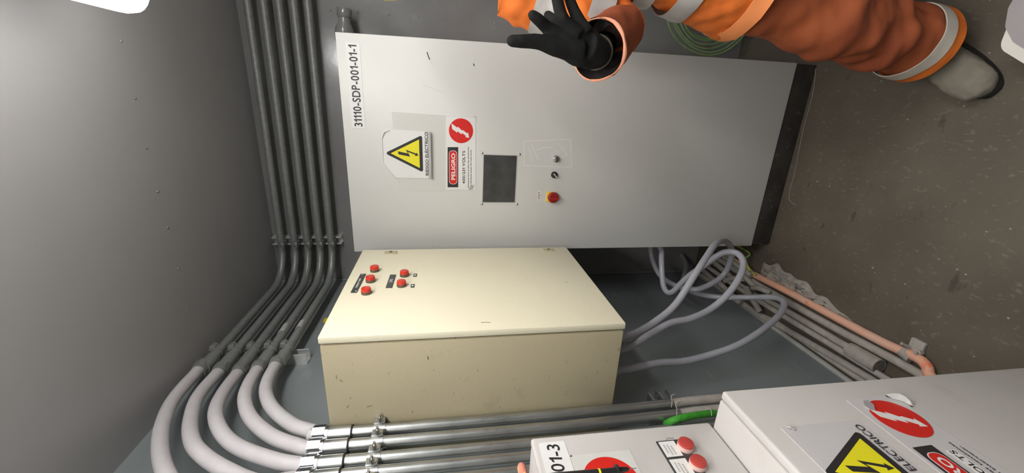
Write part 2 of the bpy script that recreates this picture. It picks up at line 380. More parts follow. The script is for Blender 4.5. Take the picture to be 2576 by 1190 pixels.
def danger_sign(F, u0, v0, parent, curl=True, m=None):
    """wide PELIGRO sign; u0,v0 is the middle of its red disc"""
    def q(cx, cy):
        a = hit(960+cx/5.41, 280+cy/5.41, 'Y', YC); return (u0+a.x-.851, v0+a.z-1.4705)
    r4 = lambda x0, y0, x1, y1: (q(x0, y1), q(x0, y0), q(x1, y0), q(x1, y1))
    sh = flat('danger_sign', F, r4(873, 60, 1278, 1068), 0, .0012 if curl else .0006, m or m_white, parent, 'white danger sign with red disc')
    flat('red_disc', F, circ(u0, v0, .046), .0013, .0016, m_red, sh)
    Z = [(950,165),(1035,225),(1035,205),(1090,258),(1110,258),(1165,300),(1175,285),(1192,360),(1138,352),(1150,337),(1090,290),(1092,315),(1030,270),(1030,292),(960,240)]
    flat('lightning_arrow', F, [q(*p) for p in Z], .0017, .0020, m_white, sh)
    flat('black_band', F, r4(898, 487, 1042, 1033), .0013, .0016, m_black, sh)
    a, b = q(985, 535), q(918, 535)
    xL, xR = q(970, 992)[0], q(970, 533)[0]; zT, zB = q(917, 760)[1], q(1028, 760)[1]
    flat('red_capsule', F, rrect(xL, zB, xR, zT, (zT-zB)/2*.8), .0017, .0019, m_white, sh)
    flat('red_capsule', F, rrect(xL+.0015, zB+.0015, xR-.0015, zT-.0015, (zT-zB)/2*.75), .0020, .0022, m_red, sh)
    T = lambda s, x0, x1, y0, y1, m, bo, d=.0024: text('lettering', s, F, q(x1, y0), q(x1, y1), q(x0, y0), d, m, sh, bo)
    T('PELIGRO', 948, 1003, 932, 570, m_white, .03)
    flat('volt_strip', F, r4(1082, 535, 1146, 992), .0013, .0015, m_hat, sh)
    T('400/231 VOLTS', 1099, 1137, 985, 538, m_black, .025, .0017)
    T('Desenergice todas las tensiones', 1171, 1192, 1037, 484, m_black, .02, .0015)
    T('y bloquee antes de intervenir.', 1206, 1228, 1012, 515, m_black, .02, .0015)
    if curl:
        bm = B(); c = [q(1180,1068), q(1262,1000), q(1278,1068)]
        vs = [bm.verts.new(F.p(*c[0], .002)), bm.verts.new(F.p(*c[1], .002)), bm.verts.new(F.p((c[0][0]+c[1][0])/2+.008, (c[0][1]+c[1][1])/2+.006, .010)), bm.verts.new(F.p((c[0][0]+c[1][0])/2-.002, (c[0][1]+c[1][1])/2-.001, .007))]
        bm.faces.new((vs[0], vs[3], vs[2])); bm.faces.new((vs[3], vs[1], vs[2])); bm.faces.new((vs[0], vs[1], vs[3]))
        bmesh.ops.solidify(bm, geom=bm.faces[:], thickness=.0006)
        obj('curled_corner', bm, m_hat, sh)
        bm = B(); tube(bm, [F.p(*q(873,60), .001), F.p(*q(1200,62), .002), F.p(*q(1255,66), .006), F.p(*q(1285,90), .003)], .0013, 6); obj('lifted_edge', bm, m_white, sh)
    return sh
flat('clear_sleeve', FC, [pc(985,281), pc(1128,291), pc(1136,482), pc(1003,480)], 0, .0006, m_clear, cab, 'clear plastic backing film')
risk_sign(FC, .7605, 1.6225, cab, 'RIESGO ELÉCTRICO')
danger_sign(FC, .851, 1.4705, cab)
# dark window with four screws
flat('window_frame', FC, [(.568,1.247), (.764,1.247), (.766,1.385), (.568,1.386)], 0, .0012, m_cab2, cab)
win = flat('viewing_window', FC, [(.5715,1.2505), (.7615,1.2500), (.7625,1.3815), (.5715,1.3825)], .0013, .0022, m_screen, cab, 'dark scratched viewing window')
for u, v in (pc(1212.5,385), pc(1307,388.5), pc(1212,513), pc(1300.5,513.5)):
    bm = B(); dome(bm, FC.p(u, v, 0), (0,-1,0), .0055, .004, 16); obj('screw', bm, m_steel, cab)
# faint pencilled frame with scribbles
bm = B()
def stroke(P, r=.0008):
    tube(bm, [FC.p(*p, -.0002) for p in P], r*1.1, 4)
R4 = [(.819,1.2235), (.832,1.034), (.7195,1.0195), (.7235,1.2185)]
for i in range(4): stroke([R4[i], R4[(i+1) % 4]])
obj('pencilled_frame', bm, m_chalk, cab)
bm = B()
def scrib(a, b, n, amp):
    a, b = Vector(a), Vector(b); d = b-a; nn = Vector((-d.y, d.x)).normalized(); P = []
    for k in range(n*4+1):
        t = k/(n*4); P.append(a+d*t+nn*amp*math.sin(k*1.57)*(.6+.4*math.sin(k*.7)))
    stroke([tuple(p) for p in P], .0006)
c5 = lambda x, y: pc(1190+x/5.667, 330+y/5.667)
scrib(c5(830,185), c5(925,400), 11, .0032); scrib(c5(800,250), c5(845,440), 9, .0022)
scrib(c5(915,262), c5(1020,228), 6, .003); scrib(c5(1020,228), c5(1135,240), 6, .003)
scrib(c5(1200,160), c5(1345,335), 11, .0032)
stroke([c5(1180,265), c5(1220,300), c5(1215,335)], .0006); stroke([c5(1345,335), c5(1260,365)], .0006)
obj('pencil_writing', bm, m_chalk, cab)
# switches
def selector(u, v, dark):
    k = thing_part = None
    bm = B(); disc(bm, FC.p(u, v, 0), (0,-1,0), .0135, .006, 28, bev=.0015)
    s = obj('selector_switch', bm, m_bplas if dark else m_steel, cab, 'black rotary selector' if dark else 'chrome rotary selector')
    bm = B(); disc(bm, FC.p(u, v, .006), (0,-1,0), .0105, .010, 28, r2=.0095, bev=.001)
    obj('knob', bm, m_bplas if dark else m_chrome, s)
    bm = B(); a = math.radians(40 if dark else -20); dx, dz = math.cos(a)*.0095, math.sin(a)*.0095
    tx, tz = -math.sin(a)*.0018, math.cos(a)*.0018
    if dark: P = [(u-dx-tx, v-dz-tz), (u+dx-tx, v+dz-tz), (u+dx+tx, v+dz+tz), (u-dx+tx, v-dz+tz)]; plate(bm, FC, P, .015, .0215)
    else: P = [(u-dx-tx, v-dz-tz), (u+dx-tx, v+dz-tz), (u+dx+tx, v+dz+tz), (u-dx+tx, v-dz+tz)]; plate(bm, FC, P, .0155, .019)
    obj('pointer', bm, m_hat if dark else m_bplas, s)
selector(.7525, 1.089, False); selector(.6875, 1.091, True)
flat('switch_mark', FC, rrect(.6695,1.1045,.6715,1.1075,.0003), 0, .0005, m_black, cab)
# emergency isolator
iso = flat('isolator_switch', FC, rrect(.5745,1.0775,.6155,1.1165,.002), 0, .006, m_yel2, cab, 'red handle isolator on yellow plate')
bm = B(); c = FC.p(.5945, 1.0905, .006); disc(bm, c, (0,-1,0), .0225, .012, 36, bev=.003); obj('dial', bm, m_redk, iso)
bm = B(); plate(bm, FC, rrect(.5890,1.0700,.6000,1.1050,.003), .018, .031); obj('handle', bm, m_redk, iso)
bm = B(); tube(bm, [FC.p(.5945+.0165*math.cos(a), 1.0905+.0165*math.sin(a), .0185) for a in [math.radians(20+k*14) for k in range(11)]], .0025, 8); obj('ridge', bm, m_redk, iso)
lb = flat('switch_label', FC, [c5(920,1000), c5(966,1000), c5(966,850), c5(920,850)], 0, .0006, m_white, cab, 'small white tag')
text('lettering', '-1Q1', FC, c5(956,992), c5(956,872), c5(929,992), .0009, m_black, lb, .01)
# scratches
bm = B()
bm.free()
for P, r_ in (([pc(1074,131), pc(1077,140), pc(1081,150)], .0016), ([pc(1191,160), pc(1193,166)], .0016), ([pc(1062,215), pc(1080,219), pc(1100,228), pc(1118,234)], .0004), ([pc(1083,154), pc(1089,163)], .0004)):
    bm = B(); tube(bm, [FC.p(*p, .0003) for p in P], r_, 5); obj('scratch', bm, m_strip if r_ < .001 else m_screen, cab)

# ------------------------------------------------------------------ cream box on the left wall
XD, XBO, YN, YF, BZ1, BZ2 = .4044, .3845, .9218, 1.5218, 1.0428, 1.8441
cream = thing('junction_box', 'cream steel box with red indicator lamps on its door, mounted on the left wall', 'box', (.2, (YN+YF)/2, BZ1))
bm = B(); box(bm, (.002, YN+.002, BZ1), (XBO-.006, YF-.002, BZ2), .004); obj('body', bm, m_cream_shaded, cream)
bm = B(); box(bm, (XBO-.006, YN+.012, BZ1+.012), (XBO, YF-.012, BZ2-.012)); obj('gasket', bm, m_gasket, cream)
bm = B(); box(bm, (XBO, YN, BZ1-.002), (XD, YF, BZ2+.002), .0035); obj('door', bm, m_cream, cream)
FB = Face((XD, 0, 0), (0,1,0), (0,0,1), (1,0,0))
def pb(tx, ty): v = hit(tx, ty, 'X', XD); return (v.y, v.z)
def pilot(u, v):
    bm = B(); disc(bm, FB.p(u, v, 0), (1,0,0), .0150, .009, 28, bev=.001); s = obj('indicator_lamp', bm, m_brown, cream, 'red indicator lamp in brown bezel')
    bm = B(); disc(bm, FB.p(u, v, .009), (1,0,0), .0145, .010, 28, r2=.0140, bev=.002); obj('lens', bm, m_btn, s)
for y, z in ((1.318,1.771),(1.236,1.771),(1.153,1.770),(1.273,1.669),(1.197,1.671)): pilot(y, z)
# name plates (engraved black)
pl = flat('name_plate', FB, [(1.158,1.7985), (1.293,1.7945), (1.294,1.8125), (1.159,1.8165)], 0, .002, m_screen, cream, 'long black engraved plate')
for (a, b) in ((1.190,1.222), (1.226,1.232), (1.237,1.256)):
    flat('engraving', FB, [(a,1.8035), (b,1.8028), (b,1.8085), (a,1.8092)], .0021, .0024, m_strip, pl)
flat('engraving', FB, [(1.163,1.8005),(1.170,1.8003),(1.170,1.8035),(1.163,1.8037)], .0021, .0024, m_white, pl)
flat('engraving', FB, [(1.282,1.8045),(1.288,1.8043),(1.288,1.808),(1.282,1.8082)], .0021, .0024, m_strip, pl)
pl = flat('name_plate', FB, [(1.184,1.699), (1.281,1.697), (1.282,1.716), (1.185,1.718)], 0, .002, m_screen, cream, 'black plate reading UPS')
text('lettering', 'UPS', FB, (1.220,1.7025), (1.246,1.7020), (1.220,1.7125), .0023, m_white, pl, .01)
for y, z in ((1.274,1.6345), (1.194,1.637)):
    s = flat('small_label', FB, rrect(y-.0115, z-.0055, y+.0115, z+.0055, .0005), 0, .0015, m_screen, cream, 'tiny black label')
    flat('label_print', FB, rrect(y-.005, z-.0025, y+.004, z+.0025, .0003), .0016, .0019, m_white, s)
for y, z in ((1.484,1.738), (1.484,1.124)):
    s = flat('lock', FB, rrect(y-.012, z-.022, y+.012, z+.022, .003), 0, .004, m_cream_shaded, cream, 'quarter-turn lock')
    bm = B(); disc(bm, FB.p(y+.002, z, .004), (1,0,0), .0055, .0015, 16); obj('lock_core', bm, m_screen, s)
bm = B(); disc(bm, FB.p(1.190, 1.135, 0), (1,0,0), .004, .0006, 10); obj('mark', bm, m_strip, cream)
bm = B(); tube(bm, [FB.p(*pb(x, y), .0003) for x, y in ((1210,812),(1222,811),(1234,812))], .0008, 5); obj('scratch', bm, m_brown, cream)
FS = Face((0, YN+.002, 0), (1,0,0), (0,0,1), (0,-1,0))
def ps(tx, ty): v = hit(tx, ty, 'Y', YN+.002); return (v.x, v.z)
for P in ([(923,1023),(936,1020)], [(873,1026),(877,1020)], [(1076,896),(1077,904)], [(855,955),(861,960)]):
    bm = B(); tube(bm, [FS.p(*ps(*p), .0003) for p in P], .0010, 5); obj('scratch', bm, m_brown, cream)
bm = B()
tube(bm, [(.30, 1.0, BZ1-.02), (.30, 1.0, BZ1+.002)], .024, 16); obj('cable_gland', bm, m_bplas, cream)
for p in ((.24,1.02), (.16,1.02)):
    bm = B(); tube(bm, [(p[0], p[1], BZ1-.02), (p[0], p[1], BZ1+.002)], .022, 16); obj('cable_gland', bm, m_bplas, cream)

# ------------------------------------------------------------------ small and big grey panels, near the camera
PX, PYF, PZT = .45, .588, .9927
big = thing('wall_enclosure', 'large pale grey wall panel with yellow hazard triangle, under the small panel', 'panel', (.3, .29, .15))
bm = B(); box(bm, (.155, -.01, .15), (PX-.023, PYF+.002, PZT-.002), .004); obj('body', bm, m_cab2, big)
bm = B(); box(bm, (PX-.024, -.004, .156), (PX-.018, PYF-.006, PZT-.006)); obj('gasket', bm, m_tubg, big)
bm = B(); box(bm, (PX-.019, -.012, .148), (PX, PYF, PZT), .005, 3); obj('door', bm, m_cab2, big)
FP = Face((PX, 0, 0), (0,1,0), (0,0,1), (1,0,0))
def pp(tx, ty): v = hit(tx, ty, 'X', PX); return (v.y, v.z)
risk_sign(FP, .3925, .8235, big, 'RIESGO ELECTRICO', curl=False, clipped=False, m=m_pale)
ds = danger_sign(FP, .482, .703, big, curl=False, m=m_pale)
bm = B(); vs = []
for k, (o_, n_) in enumerate((((2226,993),(2229,997)), ((2244,989),(2246,1003)), ((2262,990),(2263,1007)), ((2278,998),(2276,1012)), ((2290,1009),(2287,1018)), ((2297,1022),(2294,1024)))):
    lift = .012*math.sin(math.pi*k/5)
    a_, b_ = hit(*o_, 'X', PX+.002+lift), hit(*n_, 'X', PX+.002); vs.append((bm.verts.new(a_), bm.verts.new(b_)))
for (a, b), (c, d) in zip(vs, vs[1:]): bm.faces.new((a, b, d, c))
bmesh.ops.solidify(bm, geom=bm.faces[:], thickness=.0006)
obj('peeled_sticker_edge', bm, m_hat, big, 'white peeled edge of a sticker')
flat('dark_fold', FP, [pp(*c) for c in ((2170,1013),(2180,1011),(2196,1022),(2200,1036),(2186,1033),(2174,1025))], .0003, .0045, m_tubg, big, 'dark lifted fold beside the red disc')
bm = B(); tube(bm, [FP.p(.4855,.938,.0028), FP.p(.481,.9355,.005), FP.p(.478,.930,.0028)], .0022, 6); obj('lifted_corner', bm, m_strip, big)

SX, SYF, SZ0, SZ1 = .362, .600, .9945, 1.374
sm = thing('control_box', 'small pale grey control box with two red push buttons, standing on the large panel', 'box', (.26, .4, SZ0))
bm = B(); box(bm, (.155, .20, SZ0), (SX-.020, SYF+.002, SZ1-.002), .005); obj('body', bm, m_cab2, sm)
bm = B(); box(bm, (SX-.021, .206, SZ0+.005), (SX-.016, SYF-.006, SZ1-.007)); obj('gasket', bm, m_tubg, sm)
bm = B(); box(bm, (SX-.017, .198, SZ0-.001), (SX, SYF, SZ1), .006, 3); obj('door', bm, m_cab2, sm)
FM = Face((SX, 0, 0), (0,1,0), (0,0,1), (1,0,0))
def pm(tx, ty): v = hit(tx, ty, 'X', SX); return (v.y, v.z)
a, b, c = pm(1358,1115), pm(1420,1110), pm(1445.5,1190)
zt, zb, yr = 1.357, 1.305, a[0]
nl = flat('name_label', FM, rrect(yr-.155, (b[1]+c[1])/2, yr, (a[1]+pm(1370,1190)[1])/2, .004), 0, .0008, m_white, sm, 'white label with black number')
text('lettering', '01-3', FM, pm(1423,1188), pm(1406,1119), pm(1388,1188), .0011, m_black, nl, .012)
s0, s1 = pm(1435,1147), pm(1583,1132)
st = flat('round_sign', FM, [(s0[0]-.15, s1[1]), (s0[0], s1[1]), (s0[0], s0[1]), (s0[0]-.15, s0[1])], 0, .0008, m_clear, sm, 'pale sticker with red disc')
q0, q1, q2 = pm(1528,1151), pm(1471,1180), pm(1595,1185)
# circle through the three points
def circum(A, Bp, Cp):
    ax, ay, bx, by, cx, cy = *A, *Bp, *Cp; d = 2*(ax*(by-cy)+bx*(cy-ay)+cx*(ay-by))
    ux = ((ax*ax+ay*ay)*(by-cy)+(bx*bx+by*by)*(cy-ay)+(cx*cx+cy*cy)*(ay-by))/d
    uy = ((ax*ax+ay*ay)*(cx-bx)+(bx*bx+by*by)*(ax-cx)+(cx*cx+cy*cy)*(bx-ax))/d
    return ux, uy, math.hypot(ax-ux, ay-uy)
cu_, cv_, cr_ = circum(q0, q1, q2); cr_ = min(cr_, .06); cu_ = q0[0]-cr_ if cr_ == .06 else cu_
flat('red_disc', FM, circ(cu_, cv_, cr_, 64), .0009, .0013, m_red, st)
bm = B(); dome(bm, FM.p(s0[0]-.001, s0[1]-.001, .0005), (1,0,0), .0022, .0015, 10); obj('pin', bm, m_brown, st)
for (ty, off) in ((0, 0.), (1, -.0405)):
    u, v = .5405+off, 1.0835
    lg = flat('legend_plate', FM, rrect(u-.019, v-.006, u+.021, v+.050, .001), 0, .0018, m_screen, sm, 'black framed legend plate')
    flat('legend_card', FM, rrect(u-.0165, v+.014, u+.0185, v+.0465, .001), .0019, .0022, m_white, lg)
    for k, (x0, x1) in enumerate(((-.008,.012), (-.013,.015), (-.012,.010))):
        for j in range(int((x1-x0)/.004)):
            flat('legend_print', FM, rrect(u+x0+j*.004, v+.0375-k*.0065, u+x0+j*.004+.003, v+.041-k*.0065, .0002), .0023, .0024, m_strip, lg)
    bm = B(); disc(bm, FM.p(u+.001, v, 0), (1,0,0), .0150, .011, 28, bev=.001); pb_ = obj('push_button', bm, m_btnring, sm, 'red push button in pale bezel')
    bm = B(); disc(bm, FM.p(u+.001, v, .011), (1,0,0), .0148, .004, 28, r2=.0142, bev=.0015); obj('button_cap', bm, m_btnp, pb_)
bm = B(); tube(bm, [FM.p(*pm(x, y), .0003) for x, y in ((1676,1106),(1681,1102.5),(1688,1103),(1695,1101.5))], .0004, 5); obj('scratch', bm, m_brown, sm)

# ------------------------------------------------------------------ rigid conduits near the ceiling
RC = .0165
back = [((x0), z) for x0, z in ((.243,2.340),(.243,2.278),(.243,2.218),(.243,2.160),(.243,2.104))]
leftz = (2.352, 2.291, 2.230, 2.171, 2.115)
flexpath = [
 [(505,925),(440,1000),(410,1065),(403,1130),(420,1195),(470,1260),(600,1300),(760,1290)],
 [(555,930),(500,995),(480,1055),(482,1105),(505,1140),(560,1178),(650,1215),(780,1225)],
 [(602,933),(563,985),(542,1035),(556,1085),(600,1125),(690,1158),(800,1168)],
 [(650,925),(626,965),(615,1005),(632,1053),(685,1098),(755,1124),(815,1128)],
 [(695,915),(674,955),(669,990),(688,1030),(738,1070),(790,1087),(832,1092)]]
vertY = (.727, .768, .808, .857, .900)
order = ('topmost of five', 'second from top', 'middle one', 'second from bottom', 'lowest of five')
for i in range(5):
    zb, zl = back[i][1], leftz[i]
    P = [(2.1, 2.062, zb-.012), (.30, 2.062, zb), (.062, 2.062, (zb+zl)/2), (.062, 1.75, zl), (.062, 1.285, zl)]
    pts = fillet([P[0], (P[2][0], P[2][1], (zb+zl)/2), P[4]], .16, 12)
    t = thing('conduit', 'rigid grey conduit bending round the corner below the ceiling, %s' % order[i], 'conduit', (.062, 1.7, zl-RC), 'upper rigid conduits')
    bm = B(); tube(bm, pts, RC, 20); obj('pipe', bm, m_galv, t)
    # coupling and clamps
    bm = B(); tube(bm, [(.062, 1.372, zl), (.062, 1.305, zl)], RC+.0045, 20); obj('coupling', bm, m_galv, t)
    def clamp(c, ax, up):
        c, ax, up = Vector(c), Vector(ax), Vector(up); side = ax.cross(up)
        bm = B(); tube(bm, [c-ax*.012, c+ax*.012], RC+.003, 20)
        k = c+up*(RC+.010)
        box(bm, k-Vector((.012,.012,.012))*.8, k+Vector((.012,.012,.012))*.8, .003)
        cl = obj('clamp', bm, m_galv, t)
        bm = B(); tube(bm, [k-side*.0+ax*-.018, k+ax*.018], .0045, 8); disc(bm, k+ax*.010, ax, .0095, .004, 6); disc(bm, k-ax*.016, ax, .012, .003, 16); obj('bolt', bm, m_chrome if i > 5 else m_galv, cl)
    clamp((.062, 1.405, zl), (0,-1,0), (.6,0,.55)); clamp((.243, 2.062, zb), (1,0,0), (0,-.8,-.3))
    if i in (3, 4):
        y0, y1 = ((1.50,1.56) if i == 3 else (1.53,1.58))
        bm = B(); tube(bm, [(.062, y0, zl), (.062, y1, zl)], RC+.0006, 20); obj('paper_label', bm, m_strip, t, 'pale printed paper label')
def channel(bm, a, b, wdir, ddir, wd=.041, dp=.041, th=.0025, lip=.007):
    """open strut channel from a to b; width along wdir, mouth towards ddir"""
    a, b, wv, dv = Vector(a), Vector(b), Vector(wdir), Vector(ddir)
    prof = [(-wd/2,dp),(-wd/2,0),(wd/2,0),(wd/2,dp),(wd/2-lip,dp),(wd/2-lip,dp-th),(wd/2-th,dp-th),(wd/2-th,th),(-wd/2+th,th),(-wd/2+th,dp-th),(-wd/2+lip,dp-th),(-wd/2+lip,dp)]
    A = [bm.verts.new(a+wv*x+dv*y) for x, y in prof]; Cc = [bm.verts.new(b+wv*x+dv*y) for x, y in prof]; n = len(prof)
    for i in range(n): bm.faces.new((A[i], A[(i+1) % n], Cc[(i+1) % n], Cc[i]))
    bm.faces.new(A[::-1]); bm.faces.new(Cc)
bm = B(); channel(bm, (.243, RY1, 2.065), (.243, RY1, 2.395), (1,0,0), (0,-1,0)); tag(obj('strut_channel', bm, m_zinc, smooth=False), 'zinc strut channel holding the conduits on the back wall', 'bracket')
bm = B(); channel(bm, (0, 1.405, 2.05), (0, 1.405, 2.395), (0,1,0), (1,0,0)); tag(obj('strut_channel', bm, m_zinc, smooth=False), 'zinc strut channel holding the conduits on the left wall above the cream box', 'bracket')
# ------------------------------------------------------------------ flexible conduits and the vertical run
RF = .0185
vlab = ('nearest', 'second nearest', 'middle', 'fourth nearest', 'farthest')
for i in range(5):
    path = flexpath[i]; n = len(path); pts = [Vector((.062, 1.31, leftz[i]))]
    for k, (tx, ty) in enumerate(path):
        a = k/(n-1); X = .066+.059*a+ .02*math.sin(a*math.pi)
        pts.append(hit(tx, ty, 'X', X))
    pts.append(Vector((.125, vertY[i], 1.862))); 
    pts[-2] = Vector((.125, vertY[i]+.002, max(pts[-2].z, 1.885)))
    sp = spline(pts[1:], 10); 
    # fine corrugation
    t = thing('flexible_conduit', 'pale grey flexible conduit looping down to the vertical pipes, %s' % ('outermost loop', 'second loop from outside', 'middle loop', 'second loop from inside', 'innermost loop')[i], 'conduit', tuple(sp[len(sp)//2]-Vector((0,0,RF))), 'flexible conduit loops')
    L = [0.]
    for a, b in zip(sp, sp[1:]): L.append(L[-1]+(b-a).length)
    tot = L[-1]; m = int(tot/.0022); dens = []; rad = []; j = 0
    for k in range(m+1):
        s = tot*k/m
        while j < len(L)-2 and L[j+1] < s: j += 1
        f_ = (s-L[j])/max(L[j+1]-L[j], 1e-6); dens.append(sp[j].lerp(sp[j+1], min(f_, 1))); rad.append(RF-(.0006 if k % 3 == 0 else 0))
    bm = B(); tube(bm, dens, rad, 20); obj('hose', bm, m_flex, t)
    d0 = (sp[1]-sp[0]).normalized()
    bm = B(); tube(bm, [sp[0]-d0*.022, sp[0]+d0*.010], RF+.0055, 8); tube(bm, [sp[0]+d0*.008, sp[0]+d0*.022], [RF+.004, RF+.002], 20); obj('connector', bm, m_galv, t)
    v = sp[-1]
    bm = B(); tube(bm, [v+Vector((0,0,.016)), v-Vector((0,0,.014))], RF+.0055, 8); nt_ = obj('hex_nut', bm, m_chrome, t)
    bm = B(); tube(bm, [v-Vector((0,0,.014)), v-Vector((0,0,.022))], RF+.002, 20); obj('ring', bm, m_chrome, t)
    # vertical rigid conduit
    t = thing('vertical_conduit', 'rigid zinc conduit running down the left wall, %s of the five to the camera' % vlab[i], 'conduit', (.125, vertY[i], .06), 'vertical rigid conduits')
    top = 1.84; bot = .86 if i > 2 else .5
    RV = .0150
    bm = B(); tube(bm, [(.125, vertY[i], top-.03), (.125, vertY[i], 1.2), (.125, vertY[i]+.006, bot)], RV, 22); obj('pipe', bm, m_galvb, t)
    bm = B(); tube(bm, [(.125, vertY[i], top), (.125, vertY[i], top-.058)], RV+.0028, 22); obj('coupling', bm, m_galvb, t)
    bm = B(); tube(bm, [(.125, vertY[i], top-.056), (.125, vertY[i], top-.060)], RV+.0034, 22); obj('coupling_lip', bm, m_gasket, t)
    z = 1.712; yy = vertY[i]
    bm = B(); tube(bm, [(.125, yy, z-.016), (.125, yy, z+.016)], RV+.0022, 22)
    box(bm, (.142, yy+.002, z-.014), (.146, yy+.024, z+.014), .001); cl = obj('clamp', bm, m_galvb, t)
    bm = B(); disc(bm, (.146, yy+.014, z), (1,.1,0), .0115, .002, 20); disc(bm, (.148, yy+.014, z), (1,.1,0), .0065, .006, 6); tube(bm, [(.12, yy+.014, z), (.162, yy+.015, z)], .0035, 10); obj('bolt', bm, m_chrome, cl)
    bm = B(); tube(bm, [(.125, yy+.006, bot+.002), (.126, yy+.010, bot-.05), (.128, yy+.010, .10)], RV*.93, 20); obj('lower_pipe', bm, m_dust, t, 'dusty lower length')
for zc_, lab in ((1.712, 'zinc strut channel carrying the tops of the vertical conduits'), (.875, 'zinc strut channel behind the lower ends of the vertical conduits')):
    bm = B(); channel(bm, (.062, .69, zc_), (.062, .955, zc_), (0,0,1), (1,0,0)) if zc_ > 1 else channel(bm, (.062, .69, zc_), (.062, .985, zc_), (0,0,1), (1,0,0))
    for y in (.74, .93): box(bm, (0, y-.02, zc_-.02), (.062, y+.02, zc_+.02))
    tag(obj('strut_channel', bm, m_galvb, smooth=False), lab, 'bracket')
# little triangular gusset plates and wire ties at the lower strut
for (tri, lab) in (((( 1643,1006),(1648,981),(1667,1003)), 'thin triangular sheet-metal tab beside the conduit joint, left of its pair'), (((1671,985),(1676,980),(1690,1000),(1682,1004)), 'thin slanting sheet-metal tab beside the conduit joint, right of its pair')):
    bm = B(); P = [hit(x, y, 'X', .09) for x, y in tri]; vs = [bm.verts.new(p) for p in P]; f = bm.faces.new(vs)
    bmesh.ops.solidify(bm, geom=[f], thickness=.003); tag(obj('metal_tab', bm, m_galvb, smooth=False), lab, 'bracket')
for pts, lab in ((((1689,1024),(1691,1008),(1688,997),(1697,991)), 'thin pale tie wire round the farthest vertical conduit'), (((1702,1048),(1703,1030),(1700,1018),(1706,1010),(1713,1008)), 'thin pale tie wire round the second vertical conduit')):
    bm = B(); tube(bm, spline([hit(x, y, 'X', .1425) for x, y in pts], 6), .0011, 8); w_ = obj('tie_wire', bm, m_tie); tag(w_, lab, 'wire')
# green sleeve
gp = spline([hit(1676,1066,'X',.12), hit(1690,1059,'X',.145), hit(1715,1051,'X',.155), hit(1750,1045,'X',.152), hit(1787,1040,'X',.145), hit(1800,1040,'X',.14)], 6)
bm = B(); tube(bm, gp, .0095, 14); t = obj('green_sleeve', bm, m_green); tag(t, 'bright green cable sleeve between the vertical conduits and the small panel', 'cable')
bm = B(); tube(bm, spline([hit(1775,1032,'X',.15), hit(1783,1027,'X',.15), hit(1789,1033,'X',.16), hit(1790,1046,'X',.16)], 6), .0010, 8); w_ = obj('tie_wire', bm, m_tie); tag(w_, 'thin pale tie wire at the lower end of the green sleeve', 'wire')

# ------------------------------------------------------------------ grey cables
def cable(P, lab, end=None):
    pts = [hit(x, y, 'Y', Y) for x, y, Y in P]
    for p in pts: p.z = max(p.z, .03); p.x = max(p.x, .02)
    if end: pts += [Vector(e) for e in end]
    bm = B(); tube(bm, spline(pts, 8), .0125, 16); o = obj('power_cable', bm, m_cable); tag(o, lab, 'cable', 'grey cables under the cream box')
    return pts
A = [(1600,838,1.12),(1650,808,1.17),(1700,765,1.21),(1748,691,1.25),(1776,648,1.30),(1800,614,1.36),(1822,606,1.42),(1838,620,1.47),(1842,640,1.50),(1836,660,1.52),(1825,685,1.53),(1803,706,1.53),(1772,722,1.53),(1744,728,1.54),(1700,719,1.62),(1661,693,1.74),(1643,658,1.82),(1637,632,1.85)]
Bc = [(1590,868,1.08),(1640,838,1.13),(1689,812,1.17),(1736,802,1.19),(1787,778,1.22),(1830,741,1.24),(1860,698,1.27),(1870,667,1.31),(1864,646,1.34),(1847,635,1.37),(1820,636,1.39),(1793,652,1.41),(1772,668,1.44),(1736,692,1.48),(1712,714,1.51),(1692,734,1.53),(1679,735,1.55),(1669,719,1.57),(1665,681,1.60),(1664,647,1.64),(1664,630,1.67)]
Cc = [(1652,914,1.08),(1719,909,1.10),(1786,893,1.12),(1854,869,1.14),(1911,835,1.18),(1955,798,1.24),(1971,773,1.29),(1968,756,1.33),(1944,748,1.38),(1887,748,1.45),(1830,748,1.50),(1786,745,1.55),(1743,735,1.64),(1716,720,1.80)]
def cable2(start, P, lab, end):
    pts = [Vector(s) for s in start]+[hit(x, y, 'Y', Y) for x, y, Y in P]
    for p in pts: p.z = max(p.z, .02); p.x = max(p.x, .02)
    pts += [Vector(e) for e in end]
    bm = B(); tube(bm, spline(pts, 8), .0125, 16); o = obj('power_cable', bm, m_cable); tag(o, lab, 'cable', 'grey cables under the cream box')
cable2([(.30,1.0,BZ1-.02)], A, 'grey cable rising in the tallest loop in front of the cabinet edge', [(.34,1.84,.50),(.372,1.82,.53)])
cable2([(.24,1.02,BZ1-.02)], Bc, 'grey cable making the round loop nearest the floor pipes, crossing behind the tallest loop', [(.345,1.70,.53),(.375,1.71,.55)])
cable2([(.16,1.02,BZ1-.02)], Cc, 'grey cable making the lowest, longest loop over the floor pipes', [(.10,1.98,.16),(.12,2.10,.12)])

# ------------------------------------------------------------------ pipes on the floor
def fpipe(name, P, r, m, lab, group='dusty pipes along the foot of the left wall', cat='pipe', n=6):
    bm = B(); tube(bm, spline(P, n), r, 16); o = obj(name, bm, m); return tag(o, lab, cat, group)
def fz(x, y, z): v = hit(x, y, 'Z', z); v.x = max(v.x, .02); return v
fpipe('orange_conduit', [(.232,1.83,.05), fz(1885,683,.03), fz(1903,694,.022), fz(1985,735,.018), fz(2100,797,.018), fz(2211,856,.018), fz(2262,880,.018), fz(2310,902,.02), fz(2332,922,.022), fz(2350,955,.025), (.20,.70,.025)], .0155, m_orange_pipe, 'faded orange conduit on the floor, outermost of the floor pipes', group=None)
fpipe('dusty_conduit', [(.185,1.95,.04), fz(1890,705,.022), fz(1931,730,.018), fz(2100,825,.018), fz(2289,927,.018), (.185,.70,.018)], .0145, m_dust, 'dusty grey conduit on the floor, directly beside the orange one')
